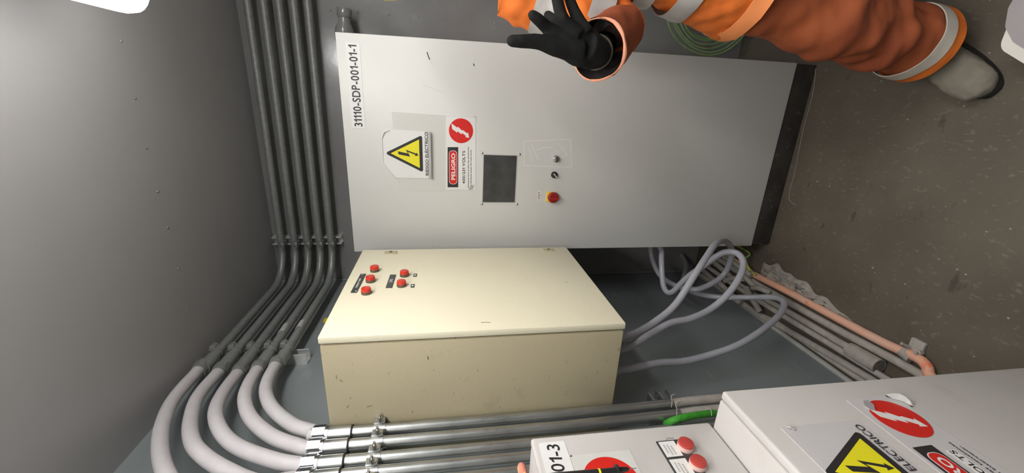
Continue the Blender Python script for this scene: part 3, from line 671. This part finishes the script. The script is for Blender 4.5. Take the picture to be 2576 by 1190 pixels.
fpipe('dusty_conduit', [(.15,1.95,.03), fz(1880,730,.018), fz(1974,780,.018), fz(2060,830,.02), fz(2150,884,.022), fz(2170,896,.022)], .0145, m_dust, 'dusty grey conduit on the floor ending in the wide open coupling')
fpipe('dusty_conduit', [(.06,2.0,.03), fz(1883,774,.018), fz(2000,842,.018), fz(2174,943,.018), (.095,.70,.018)], .0140, m_dust, 'dusty grey conduit on the floor, second from the wall')
fpipe('dusty_conduit', [(.028,2.0,.03), fz(1880,800,.016), fz(1960,816,.016), fz(2151,945,.016), (.062,.70,.016)], .0125, m_dust, 'dusty grey conduit on the floor, nearest to the wall')
fpipe('dusty_conduit', [(.11,2.0,.05), (.105,1.7,.05), (.11,1.45,.05), (.117,1.25,.05), (.12,1.1,.045), (.12,.8,.03)], .0115, m_dust, 'thin dusty pipe lying on top of the floor pipes')
# wide open coupling
a, b = hit(2146,884,'Z',.034), hit(2212,922,'Z',.034); d = (b-a).normalized()
bm = B(); R1 = tube(bm, [a-d*.02, a-d*.016, a, b], [.018, .026, .028, .028], 24, cap=False)
R2 = tube(bm, [b, b-d*.085], [.024, .023], 24, cap=True)
for k in range(24): bm.faces.new((R1[-1][k], R1[-1][(k+1) % 24], R2[0][(k+1) % 24], R2[0][k]))
tag(obj('pipe_coupling', bm, m_dust), 'wide dusty pipe coupling with a dark open end, among the floor pipes', 'pipe')
# clips and bolts at the orange pipe
t = thing('pipe_clamp', 'dusty pipe clamp with upright bolt over the orange conduit', 'bracket', tuple(fz(2285,893,0)))
c = fz(2283,893,.018)
bm = B(); tube(bm, [c+Vector((.004,.016,0)), c+Vector((-.004,-.016,0))], .0195, 18); obj('strap', bm, m_dust, t)
bm = B(); box(bm, c+Vector((.012,-.03,-.018)), c+Vector((.062,.012,-.004)), .003); obj('foot', bm, m_dust, t)
bm = B(); p = fz(2293,876,.01); tube(bm, [p, p+Vector((.012,.012,.03))], .0055, 10); obj('bolt', bm, m_dust, t)
bm = B(); p = fz(2318,888,.008); disc(bm, p, (.1,0,1), .010, .016, 6); disc(bm, p+Vector((0,0,.016)), (.1,0,1), .005, .010, 12); obj('bolt', bm, m_dust, t)
# tangle of short fittings at the far end
random.seed(3)
for k, (x, y, ang, l) in enumerate(((.17,1.66,.3,.16), (.13,1.72,-.5,.14), (.21,1.72,.1,.2), (.09,1.58,.6,.13), (.16,1.54,-.2,.10), (.055,1.74,.2,.2))):
    v = Vector((math.sin(ang)*l/2, math.cos(ang)*l/2, 0)); c = Vector((x, y, .045+.007*(k % 3)))
    fpipe('pipe_offcut', [c-v+Vector((0,0,-.01)), c+Vector((.01,0,.006)), c+v], .012+.002*(k % 2), m_dust, 'short dusty pipe length in the jumble of pipes beside the cabinet plinth', group='short pipe lengths beside the cabinet plinth', n=4)
# earth wire curling out from behind the plinth
wp = spline([(.30,1.98,.05), hit(1880,632,'Z',.03), hit(1876,650,'Z',.05), hit(1880,668,'Z',.05), hit(1890,682,'Z',.045), hit(1902,693,'Z',.04)], 8)
bm = B(); tube(bm, wp, .005, 10); tag(obj('earth_wire', bm, m_gy), 'green and yellow earth wire curling from behind the cabinet plinth to the orange conduit', 'wire')
# mortar
bm = B(); n1, n2 = 46, 20; grid = []
for i in range(n1+1):
    row = []
    for j in range(n2+1):
        t_, s_ = i/n1, j/n2
        c = Vector((.222+.010*t_, 1.62-.50*t_, 0)); wd = .085*math.sin(math.pi*min(1, .18+t_*.82))**.6*(1.05-.65*t_)
        wd *= 1+.35*noise.noise(Vector((t_*9, 0, 4)))
        x = c.x-.012+wd*s_; y = c.y
        h = .020*(math.sin(math.pi*min(1, .25+.75*s_))**.8)*math.sin(math.pi*min(1, max(0, t_)))**.4
        h *= (.45+1.5*noise.noise(Vector((x*40, y*40, 1)))+.8*noise.noise(Vector((x*110, y*110, 1))))
        row.append(bm.verts.new((x, y, max(h, -.001)+.0008)))
    grid.append(row)
for i in range(n1):
    for j in range(n2): bm.faces.new((grid[i][j], grid[i+1][j], grid[i+1][j+1], grid[i][j+1]))
tag(obj('mortar_spill', bm, m_mortar), 'rough dried mortar spill on the floor along the orange conduit', 'mortar')
# pebble-like debris on the floor
bm = B(); random.seed(11)
for k in range(150):
    x, y = random.uniform(.3, 2.2), random.uniform(.35, 1.58); r = random.uniform(.001, .0035)
    t_ = bmesh.new(); bmesh.ops.create_icosphere(t_, subdivisions=1, radius=r)
    merge(bm, t_, Matrix.Translation((x, y, r*.4)) @ Matrix.Diagonal((1, random.uniform(.6, 1.4), .6, 1)))
o = obj('floor_grit', bm, m_mortar, smooth=False); tag(o, 'pale grit scattered over the dark floor', 'grit'); o['kind'] = 'stuff'
bm = B(); tube(bm, spline([hit(x, y, 'Z', .0025) for x, y in ((2052,165),(2046,230),(2020,330),(2000,430),(1986,485),(1987,505),(2003,517))], 6), .0012, 6)
tag(obj('string', bm, m_mortar), 'thin pale string on the floor along the cabinet plinth', 'string')

# ------------------------------------------------------------------ green cable coil on the back wall
t = thing('cable_coil', 'coil of thin green wire hanging on the back wall beside the cabinet', 'cable', (1.40, 2.06, .02))
cc = Vector((1.435, 2.05, .40))
random.seed(5)
for k in range(7):
    zt_ = (.50,.47,.46,.43,.41,.395,.37)[k]; rz = (zt_-.04)/2; rx = .215-.017*k+.01*random.random(); ph = random.uniform(-.06, .06)
    P = []
    for j in range(49):
        a = 2*math.pi*j/48; P.append(Vector((cc.x+rx*math.cos(a)+.01*math.sin(3*a+k)+ph*.2, cc.y-.03+.05*(k/7)-.008*math.sin(2*a+k), zt_-rz+rz*math.sin(a)+.006*math.cos(2*a+k))))
    bm = B(); tube(bm, P, .0036, 8, cap=False); obj('wire_loop', bm, m_wire, t)
bm = B(); tube(bm, [(1.435, RY1, .495), (1.435, 2.0, .497), (1.435, 1.99, .515)], .004, 8); tag(obj('wall_hook', bm, m_galv), 'small steel hook on the back wall carrying the green wire coil', 'hook')

# pipe stub above the cabinet
t = thing('pipe_elbow', 'painted pipe elbow with open mouth on the back wall beside the top of the cabinet', 'pipe', (1.24, 2.04, 1.90))
P = fillet([(1.18, 2.045, 1.955), (1.235, 2.045, 1.955), (1.312, 2.045, 1.948)], .02, 6)
bm = B(); tube(bm, [(1.175,2.045,1.957), (1.215,2.045,1.956), (1.232,2.045,1.955), (1.25,2.045,1.953), (1.27,2.045,1.952)], [.040,.040,.036,.026,.024], 20); obj('elbow_body', bm, m_wall2, t)
bm = B(); a = Vector((1.27,2.045,1.952)); e = Vector((1.305,2.045,1.949))
R1 = tube(bm, [a, a+Vector((.008,0,0)), e], [.024,.030,.030], 20, cap=False); R2 = tube(bm, [e, e-Vector((.02,0,0))], [.024,.024], 20)
for k in range(20): bm.faces.new((R1[-1][k], R1[-1][(k+1) % 20], R2[0][(k+1) % 20], R2[0][k]))
obj('collar', bm, m_wall2, t)
bm = B(); tube(bm, [(1.20, 2.08, 1.955), (1.20, RY1, 1.955)], .022, 16); obj('wall_stub', bm, m_wall2, t)
# yellow stickers
FW = Face((0, RY1, 0), (1,0,0), (0,0,1), (0,-1,0))
bm = B(); plate(bm, FW, [(1.367,1.740), (1.42,1.735), (1.42,1.83), (1.372,1.825), (1.363,1.79)], 0, .001); tag(obj('wall_sticker', bm, m_yel, smooth=False), 'yellow sticker on the back wall above the cabinet corner', 'sticker')
FL = Face((0, 0, 0), (0,1,0), (0,0,1), (1,0,0))
bm = B(); plate(bm, FL, [(1.60,1.99), (1.74,1.99), (1.72,2.075), (1.69,2.075)], 0, .001); tag(obj('wall_sticker', bm, m_yel2, smooth=False), 'yellow triangular sticker on the left wall behind the cream box', 'sticker')

# ------------------------------------------------------------------ hanging test probe and mottled rod, near the camera
t = thing('test_probe', 'black test probe with orange ring and metal tip, hanging before the small control box', 'tool', tuple(hit(1590,1178,'X',.40)))
pa, pe = hit(1400,1203,'X',.40), hit(1598,1178,'X',.40); d = (pe-pa).normalized(); Lp = (pe-pa).length
S = lambda x: pa+d*(Lp*(x-1400)/198)
bm = B(); tube(bm, [pa-d*.10, S(1400), S(1440), S(1500), S(1506)], [.0085,.0085,.0075,.0062,.0062], 16); obj('grip', bm, m_bplas, t)
bm = B(); tube(bm, [S(1503), S(1508)], .0066, 16); obj('orange_ring', bm, m_yel2, t)
bm = B(); tube(bm, [S(1508), S(1520), S(1548), S(1549), S(1553), S(1554), S(1560), S(1578), S(1582)], [.0062,.0056,.0054,.0098,.0098,.0054,.0050,.0036,.0014], 16); obj('finger_guard', bm, m_bplas, t)
bm = B(); tube(bm, [S(1580), S(1600)], .0007, 8); obj('metal_tip', bm, m_steel, t)
ra = hit(1311,1170,'Z',SZ1+.0095); 
bm = B(); y0 = hit(1311,1157,'Z',SZ1+.0095).y
rp = [(ra.x, .34, SZ1+.0095), (ra.x, y0-.012, SZ1+.0095), (ra.x, y0-.005, SZ1+.0095), (ra.x, y0-.001, SZ1+.0095), (ra.x, y0, SZ1+.0095)]
tube(bm, rp, [.0093,.0093,.0082,.0055,.001], 18); tag(obj('mottled_rod', bm, m_pinkyel), 'rounded rod mottled salmon and yellow, lying on top of the small control box', 'rod')

# ------------------------------------------------------------------ white moulded container on the floor
t = thing('plastic_container', 'white plastic container with rounded corner and grey recessed top, on the floor by the boot', 'container', (1.33, .80, 0))
FZ = Face((0,0,0), (1,0,0), (0,1,0), (0,0,1))
bm = B(); P1 = rpoly([(1.50,.952), (1.158,.952), (1.100,.862), (1.10,.66), (1.20,.56), (1.50,.56)], .035, 8)
plate(bm, FZ, P1, .001, .105); bmesh.ops.bevel(bm, geom=[e for e in bm.edges if all(v.co.z > .1 for v in e.verts)], offset=.008, segments=3, affect='EDGES'); obj('tub', bm, m_tub, t)
bm = B(); plate(bm, FZ, rpoly([(1.46,.925)]+[tuple(hit(x, y, 'Z', .1065))[:2] for x, y in ((2536,20), (2528,68), (2548,106), (2590,132))]+[(1.16,.66), (1.24,.60), (1.46,.60)], .022, 6), .100, .1065); obj('recessed_lid', bm, m_tubg, t, 'grey recessed lid')

# ------------------------------------------------------------------ worker in orange
def loft(bm, rings_, closed=True, cap0=True, cap1=True, seg=32):
    """rings_: (centre, right, front, rx, ry)"""
    RR = []
    for c, a, b, rx, ry in rings_:
        c, a, b = Vector(c), Vector(a), Vector(b)
        RR.append([bm.verts.new(c+a*rx*math.cos(2*math.pi*k/seg)+b*ry*math.sin(2*math.pi*k/seg)) for k in range(seg)])
    for A_, C_ in zip(RR, RR[1:]):
        for k in range(seg): bm.faces.new((A_[k], A_[(k+1) % seg], C_[(k+1) % seg], C_[k]))
    if cap0: bm.faces.new(RR[0][::-1])
    if cap1: bm.faces.new(RR[-1])
    return RR
def limb(P, R, n=10):
    """rings along a spline with interpolated radii, elliptical never"""
    pts = spline(P, n); out = []
    for i, p in enumerate(pts):
        k = i/n; j = min(int(k), len(R)-2); f_ = k-j; f_ = f_*f_*(3-2*f_)
        out.append((p, R[j]*(1-f_)+R[j+1]*f_))
    return out
def folds(bm, amp, sc, seed, band=None):
    bm.normal_update()
    for v in bm.verts:
        p = v.co
        n = noise.noise(Vector((p.x*sc+seed, p.y*sc, p.z*sc*1.6)))+.5*noise.noise(Vector((p.x*sc*2.3, p.y*sc*2.3+seed, p.z*sc*4)))
        v.co = p+v.normal*n*amp
def bake(o, rem=None, sm=0):
    if rem:
        md = o.modifiers.new('r', 'REMESH'); md.mode = 'VOXEL'; md.voxel_size = rem
    if sm:
        md = o.modifiers.new('s', 'SMOOTH'); md.iterations = sm; md.factor = .5
    dg = bpy.context.evaluated_depsgraph_get(); dg.update()
    me = bpy.data.meshes.new_from_object(o.evaluated_get(dg)); o.modifiers.clear()
    old = o.data; o.data = me
    for p in me.polygons: p.use_smooth = True
    return o

man = thing('person', 'person in orange reflective workwear, black glove raised before the cabinet, dusty boot on the floor', 'person', (1.36, 1.15, 0))
# pose: joints in metres
J = dict(pel=(1.38,1.16,.93), spine=(1.38,1.17,1.15), chest=(1.385,1.18,1.32), neck=(1.385,1.17,1.46), head=(1.38,1.15,1.56), crown=(1.38,1.15,1.68),
 sR=(1.25,1.19,1.375), eR=(1.165,1.13,1.07), wR=(1.085,.945,1.20), sL=(1.56,1.17,1.38), eL=(1.62,1.12,1.12), wL=(1.60,.98,.93),
 hR=(1.285,1.16,.90), kR=(1.225,1.12,.50), aR=(1.185,1.155,.10), hL=(1.48,1.16,.90), kL=(1.52,1.12,.50), aL=(1.53,1.17,.10))
J = {k: Vector(v) for k, v in J.items()}
# body: one continuous skin
vs = ['pel','spine','chest','neck','head','crown','sR','eR','wR','sL','eL','wL','hR','kR','aR','hL','kL','aL']
ed = [('pel','spine'),('spine','chest'),('chest','neck'),('neck','head'),('head','crown'),('chest','sR'),('sR','eR'),('eR','wR'),('chest','sL'),('sL','eL'),('eL','wL'),('pel','hR'),('hR','kR'),('kR','aR'),('pel','hL'),('hL','kL'),('kL','aL')]
rad = dict(pel=(.085,.07), spine=(.085,.065), chest=(.09,.07), neck=(.052,.052), head=(.070,.080), crown=(.066,.078), sR=(.036,.036), eR=(.036,.036), wR=(.024,.024), sL=(.048,.048), eL=(.036,.036), wL=(.024,.024), hR=(.058,.058), kR=(.052,.052), aR=(.036,.036), hL=(.058,.058), kL=(.052,.052), aL=(.036,.036))
me = bpy.data.meshes.new('body'); off = ORG[man.name]
me.from_pydata([J[k]-off for k in vs], [(vs.index(a), vs.index(b)) for a, b in ed], []); body = bpy.data.objects.new('body', me); COL.objects.link(body); body.parent = man
sk = body.modifiers.new('skin', 'SKIN')
for k, n in enumerate(vs): me.skin_vertices[0].data[k].radius = rad[n]
me.skin_vertices[0].data[0].use_root = True
body.modifiers.new('sub', 'SUBSURF').levels = 2
bake(body); body.data.materials.clear(); body.data.materials.append(m_skin); ORG['body'] = off
for p in body.data.polygons: p.use_smooth = True
# face
hc = Vector((1.38, 1.15, 1.60)); fd = Vector((-.42, -.88, -.22)).normalized(); rt = fd.cross(Vector((0,0,1))).normalized(); hu = rt.cross(fd)
hp = lambda a, b, c: hc+rt*a+hu*b+fd*c
bm = B(); loft(bm, [(hp(0,z,.0+dz), rt, fd, rx, ry) for z, rx, ry, dz in ((-.115,.02,.02,.055),(-.10,.045,.05,.04),(-.07,.062,.075,.018),(-.03,.072,.088,.008),(.02,.077,.094,0),(.06,.076,.094,-.004),(.095,.062,.078,-.006),(.118,.03,.04,-.006))], seg=28)
tube(bm, [hp(0,.015,.085), hp(0,-.01,.102), hp(0,-.025,.108), hp(0,-.033,.094)], [.008,.011,.014,.009], 10)
for s in (-1, 1):
    tube(bm, [hp(s*.074,.02,.0), hp(s*.086,.015,-.006), hp(s*.086,-.02,-.002), hp(s*.074,-.03,.004)], [.008,.011,.010,.007], 8)
h_ = obj('head', bm, m_skin, man)
for s in (-1, 1):
    bm = B(); dome(bm, hp(s*.030,.006,.083), fd, .011, .006, 12); obj('eye', bm, m_white, man)
bm = B(); tube(bm, [hp(-.026,-.062,.083), hp(-.01,-.059,.094), hp(.01,-.059,.094), hp(.026,-.062,.083)], [.003,.006,.006,.003], 8); obj('mouth', bm, m_btnring, man)
bm = B(); loft(bm, [(hp(0,z,-.012), rt, fd, rx, ry) for z, rx, ry in ((-.06,.058,.060),(-.02,.076,.082),(.03,.081,.088),(.07,.078,.086),(.10,.060,.07))], seg=24); obj('hair', bm, m_hair, man)
bm = B(); loft(bm, [(hp(0,z,dz), rt, fd, rx, ry) for z, rx, ry, dz in ((.045,.118,.150,.012),(.050,.118,.150,.012),(.056,.098,.118,0),(.09,.096,.115,0),(.125,.082,.098,0),(.150,.055,.066,0),(.162,.015,.02,0))], seg=36); obj('safety_helmet', bm, m_hat, man)
# jacket
RTv = Vector((.94,-.34,0)).normalized(); FTv = Vector((-.34,-.94,0)).normalized()
TOR = [((1.370,1.14,.735), .208, .172), ((1.378,1.15,.800), .197, .164), ((1.385,1.155,.86), .190, .154), ((1.395,1.16,.95), .158, .130), ((1.395,1.165,1.05), .155, .126), ((1.393,1.17,1.15), .166, .130), ((1.388,1.175,1.26), .184, .136), ((1.384,1.18,1.34), .192, .132), ((1.385,1.18,1.395), .165, .11), ((1.385,1.175,1.43), .11, .085), ((1.385,1.17,1.47), .068, .066)]
bm = B(); loft(bm, [(c, RTv, FTv, rx, ry) for c, rx, ry in TOR], seg=40)
def sleeve(bm, s, e, r0, r1, mid, n=8):
    pr = limb([s, (s+e)/2+mid, e], [r0, (r0+r1)/2, r1], n); tube(bm, [p for p, r in pr], [r for p, r in pr], 24)
sleeve(bm, J['sR']+Vector((.005,0,.0)), J['eR'], .080, .064, Vector((-.008,0,0))); sleeve(bm, J['sL'], J['eL'], .080, .062, Vector((.01,0,0)))
sleeve(bm, J['eL'], J['wL']+Vector((0,.03,.04)), .062, .055, Vector((0,0,0)))
sleeve(bm, J['eR']+Vector((0,0,.005)), J['eR'].lerp(J['wR'], .15), .062, .054, Vector((0,0,-.002)))
jk = obj('jacket', bm, m_fab, man, smooth=True); bake(jk, .008, 3)
bm = B(); bm.from_mesh(jk.data); folds(bm, .014, 9, 3.1); bm.to_mesh(jk.data); bm.free(); jk.data.materials.clear(); jk.data.materials.append(m_fab)
for p in jk.data.polygons: p.use_smooth = True
def band(ringset, name, m, parent, w=None, lab=None, thick=.003, amp=.010):
    bm = B(); loft(bm, ringset, cap0=False, cap1=False, seg=40)
    bm.normal_update(); folds(bm, amp, 9, 3.1); bmesh.ops.recalc_face_normals(bm, faces=bm.faces); bmesh.ops.solidify(bm, geom=bm.faces[:], thickness=thick)
    return obj(name, bm, m, parent, lab)
def torso_at(z):
    for (c0, a0, b0), (c1, a1, b1) in zip(TOR, TOR[1:]):
        if c0[2] <= z <= c1[2]:
            f_ = (z-c0[2])/(c1[2]-c0[2]); return Vector(c0).lerp(Vector(c1), f_), a0+(a1-a0)*f_, b0+(b1-b0)*f_
rs = []
for k in range(4):
    c, a, b_ = torso_at(.736+.040*k/3); rs.append((c, RTv, FTv, a+.006, b_+.006))
band(rs, 'jacket_hem', m_rim2, jk, lab='bright pale orange jacket hem')
for z0, z1 in ((.885,.935), (.985,1.035), (1.19,1.24)):
    rs = []
    for k in range(5):
        c, a, b_ = torso_at(z0+(z1-z0)*k/4); rs.append((c, RTv, FTv, a+.013, b_+.013))
    band(rs, 'reflective_band', m_refl, jk, lab='grey reflective band round the jacket')
# bands on the upper right sleeve
def along(p, q, t0, t1, r0, r1, name, m, parent, n=5, lab=None, extra=.006):
    p, q = Vector(p), Vector(q); d_ = (q-p).normalized(); a = d_.orthogonal().normalized(); b_ = d_.cross(a)
    rs = []
    for k in range(n):
        t_ = t0+(t1-t0)*k/(n-1); r_ = r0+(r1-r0)*t_+extra; rs.append((p.lerp(q, t_), a, b_, r_, r_))
    return band(rs, name, m, parent, lab=lab, amp=.009)
S_, E_ = J['sR']+Vector((.0,0,.0)), J['eR']+Vector((-.003,0,0))
along(S_, E_, .28, .44, .080, .064, 'reflective_band', m_refl, jk, lab='grey reflective band on the sleeve')
along(S_, E_, .68, .86, .080, .064, 'reflective_band', m_refl, jk, lab='grey reflective band on the sleeve')
# open right cuff
W_, E2 = J['wR'], J['eR']; d_ = (W_-E2).normalized()
a = d_.cross(Vector((0,0,1))).normalized(); b_ = a.cross(d_)
def cuff_rings(inner):
    rs = []
    for k in range(13):
        t_ = k/12; c = E2.lerp(W_, .10+.84*t_); r_ = .0605+.003*t_-(inner)
        rs.append((c, a, b_, r_*(1+.05*math.sin(t_*3)), r_*.98))
    return rs
bm = B(); RR = loft(bm, cuff_rings(0), cap0=False, cap1=False, seg=40)
RI = loft(bm, cuff_rings(.004)[::-1], cap0=True, cap1=False, seg=40) if False else None
folds(bm, .006, 18, 1.7)
sl = obj('right_sleeve', bm, m_fab_shaded, jk, 'wide open right sleeve end')
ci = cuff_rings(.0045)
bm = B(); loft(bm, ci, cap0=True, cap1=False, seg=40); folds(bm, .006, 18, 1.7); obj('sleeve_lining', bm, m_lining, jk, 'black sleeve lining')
c, _, _, rx, ry = cuff_rings(0)[-1]
P = []
for k in range(41):
    an = 2*math.pi*k/40; rr = rx+.001; q_ = Vector(c)+a*rr*math.cos(an)+b_*ry*math.sin(an)+d_*(.006*math.sin(3*an+1)); P.append(q_)
bm = B(); tube(bm, P, .0035, 8, cap=False); folds(bm, .003, 18, 1.7); obj('sleeve_hem', bm, m_rim, jk, 'worn pale orange hem')
# glove: palm, thumb and four fingers fused
hx = lambda x, y, Y: hit(x, y, 'Y', Y)
def fing(bm, P, R):
    pr = limb(P, R, 6); tube(bm, [p for p, r in pr], [r for p, r in pr], 14)
    q0 = pr[-1]; d0 = (pr[-1][0]-pr[-2][0]).normalized(); tube(bm, [q0[0], q0[0]+d0*q0[1]*.5, q0[0]+d0*q0[1]*.85, q0[0]+d0*q0[1]*1.0], [q0[1], q0[1]*.86, q0[1]*.5, q0[1]*.1], 14)
bm = B()
fing(bm, [hx(1460,132,.905), hx(1405,118,.895), hx(1352,105,.885), hx(1318,104,.88), hx(1288,103,.878)], [.026,.021,.0150,.0135,.0120])          # thumb
fing(bm, [hx(1430,110,.90), hx(1395,84,.90), hx(1372,66,.895), hx(1355,50,.885), hx(1340,38,.88)], [.020,.0155,.0130,.0120,.0105])           # index
fing(bm, [hx(1445,95,.91), hx(1412,62,.925), hx(1388,46,.945), hx(1378,38,.965)], [.018,.0130,.0110,.0100])                               # middle, bent away
fing(bm, [hx(1455,90,.90), hx(1420,55,.90), hx(1408,25,.90), hx(1402,0,.905), hx(1396,-30,.91), hx(1392,-45,.915)], [.018,.0140,.0125,.0120,.0110,.0100])   # ring
fing(bm, [hx(1475,85,.905), hx(1455,50,.91), hx(1442,22,.915), hx(1432,-5,.92), hx(1425,-25,.925)], [.017,.0135,.0118,.0108,.0095])          # little
# palm
def ell(bm, c, ax, ay, az, rx, ry, rz):
    t_ = bmesh.new(); bmesh.ops.create_icosphere(t_, subdivisions=3, radius=1)
    for v in t_.verts: v.co = c+ax*v.co.x*rx+ay*v.co.y*ry+az*v.co.z*rz
    merge(bm, t_)
pcn = hx(1453,112,.91); ay = (hx(1410,70,.91)-hx(1500,145,.925)).normalized(); ax = (hx(1430,135,.90)-hx(1480,85,.91)).normalized(); az = ax.cross(ay).normalized(); ax = ay.cross(az)
ell(bm, pcn, ax, ay, az, .043, .052, .019); ell(bm, hx(1478,122,.915), ax, ay, az, .040, .050, .021); ell(bm, hx(1450,135,.902), ax, ay, az, .022, .036, .020)
pr = limb([hx(1470,118,.912), hx(1498,132,.928), J['wR'], J['wR'].lerp(J['eR'], .3)], [.034,.033,.030,.030], 6)
tube(bm, [p for p, r in pr], [r for p, r in pr], 20)
gl = obj('glove', bm, m_glove, man, 'black knitted glove'); bake(gl, .0028, 14); gl.data.materials.clear(); gl.data.materials.append(m_glove)
# glove cuff roll
q_ = J['wR'].lerp(hx(1498,132,.928), .45); dd = (hx(1498,132,.928)-J['wR']).normalized(); aa = dd.orthogonal().normalized(); bb = dd.cross(aa)
bm = B(); tube(bm, [q_+aa*.0345*math.cos(2*math.pi*k/32)+bb*.0345*math.sin(2*math.pi*k/32) for k in range(33)], .003, 8, cap=False); obj('glove_cuff', bm, m_brown, man)
# left hand in glove (mostly out of the picture)
bm = B(); wl = J['wL']; dn = Vector((-.05,-.35,-.93)).normalized(); sd = Vector((0.2,-.9,.35)).cross(dn).normalized(); 
ell(bm, wl+dn*.055, sd, dn, sd.cross(dn), .038, .055, .018); tube(bm, [wl-dn*.03, wl+dn*.02], [.032,.032], 16)
for k in range(4):
    b0 = wl+dn*.09+sd*(-.028+.0187*k); cv = sd.cross(dn)*.012
    fing(bm, [b0, b0+dn*.035+cv, b0+dn*.062+cv*2.6], [.0105,.0100,.0085])
b0 = wl+dn*.03+sd*-.032; fing(bm, [b0, b0+dn*.03-sd*.022, b0+dn*.058-sd*.030], [.014,.0115,.0095])
gl2 = obj('glove', bm, m_glove, man, 'black knitted glove'); bake(gl2, .003, 3); gl2.data.materials.clear(); gl2.data.materials.append(m_glove)
# trousers
bm = B()
def leg(bm, P, R):
    pr = limb(P, R, 10); tube(bm, [p for p, r in pr], [r for p, r in pr], 32)
legR = [Vector(p) for p in ((1.325,1.16,.90), (1.268,1.135,.66), (1.238,1.115,.50), (1.203,1.12,.30), (1.182,1.13,.135))]
legL = [Vector(p) for p in ((1.47,1.16,.90), (1.50,1.14,.70), (1.52,1.12,.50), (1.53,1.14,.30), (1.54,1.16,.11))]
RL = [.070, .094, .104, .098, .096]
leg(bm, legR, RL); leg(bm, legL, RL); loft(bm, [(c, RTv, FTv, rx, ry) for c, rx, ry in (((1.39,1.155,.80), .150, .115), ((1.39,1.16,.90), .145, .112), ((1.39,1.165,.95), .125, .10))], seg=36)
tr = obj('trousers', bm, m_fab_shaded, man); bake(tr, .008, 3)
bm = B(); bm.from_mesh(tr.data); bm.normal_update()
for v in bm.verts:
    p = v.co+ORG[man.name]; low = max(0, min(1, (.62-p.z)/.4))
    n_ = noise.noise(Vector((p.x*8, p.y*8, p.z*7+2)))*.012+(noise.noise(Vector((p.x*9+p.z*11, p.y*9, p.z*15)))*.030+noise.noise(Vector((p.x*20-p.z*22, p.y*18, p.z*24)))*.014)*(.3+low)
    v.co += v.normal*n_*max(0, min(1, (p.z-.16)/.12))
bm.to_mesh(tr.data); bm.free(); tr.data.materials.clear(); tr.data.materials.append(m_fab_shaded)
for p in tr.data.polygons: p.use_smooth = True
for lg, ph in ((legR, 0), (legL, 1)):
    p0, p1 = lg[3], lg[4]; d3 = (p1-p0).normalized(); a3 = d3.orthogonal().normalized(); b3 = d3.cross(a3)
    for t0, t1, m, nm, lab in ((.62,.84,m_reflw,'reflective_band','pale reflective band above the trouser hem'), (.86,1.03,m_fab,'trouser_hem','bright orange trouser hem')):
        bm = B(); rs = [(p0.lerp(p1, t0+(t1-t0)*k/4), a3, b3, .101+.004*k/4, .101+.004*k/4) for k in range(5)]
        loft(bm, rs, cap0=False, cap1=False, seg=72); folds(bm, .005, 9, 5.5); bmesh.ops.recalc_face_normals(bm, faces=bm.faces); bmesh.ops.solidify(bm, geom=bm.faces[:], thickness=.003); obj(nm, bm, m, tr, lab)
# boots
def boot(ank, yaw, lab):
    f2 = Vector((math.sin(yaw), -math.cos(yaw), 0)); s2 = Vector((math.cos(yaw), math.sin(yaw), 0)); up = Vector((0,0,1)); h = Vector((ank.x, ank.y, 0))-f2*.03
    rs = []
    for x, wv, ht, zc in ((-.055,.018,.02,.05), (-.045,.036,.055,.075), (-.02,.043,.075,.085), (.03,.045,.078,.085), (.07,.045,.062,.072), (.11,.050,.046,.058), (.16,.055,.038,.050), (.205,.053,.034,.046), (.235,.040,.026,.040), (.25,.018,.014,.036)):
        rs.append((h+f2*x+up*zc, s2, up, wv, ht if zc-ht > .012 else zc-.012))
    bm = B(); loft(bm, rs, seg=28); tube(bm, [h+f2*.005+up*.09, h+f2*.0+up*.20], [.050,.052], 24)
    b1 = obj('boot', bm, m_boot, man, lab); bake(b1, .005, 3)
    bm = B(); bm.from_mesh(b1.data); folds(bm, .004, 22, 2.2); bm.to_mesh(b1.data); bm.free(); b1.data.materials.clear(); b1.data.materials.append(m_boot)
    bm = B(); pts = []
    for k in range(40):
        an = 2*math.pi*k/40; x = .10+.152*math.cos(an); wv = (.044+.014*(x/.25 if x > 0 else 0))*math.sin(an); wv = math.copysign(abs(math.sin(an))**.7, math.sin(an))*(.043+.010*max(0, x/.25)); pts.append((x, wv))
    FZ2 = Face(h, f2, s2, up); plate(bm, FZ2, pts, .0, .024); obj('boot_sole', bm, m_sole, b1)
    bm = B()
    for k in range(4):
        q_ = h+f2*(.065+.020*k)+up*(.125-.017*k); tube(bm, [q_-s2*.030, q_+up*.009, q_+s2*.030], .0042, 8)
    obj('laces', bm, m_dust, b1)
boot(Vector((1.180,1.165,0)), -.62, 'dusty grey work boot'); boot(Vector((1.54,1.17,0)), .25, 'dusty grey work boot')
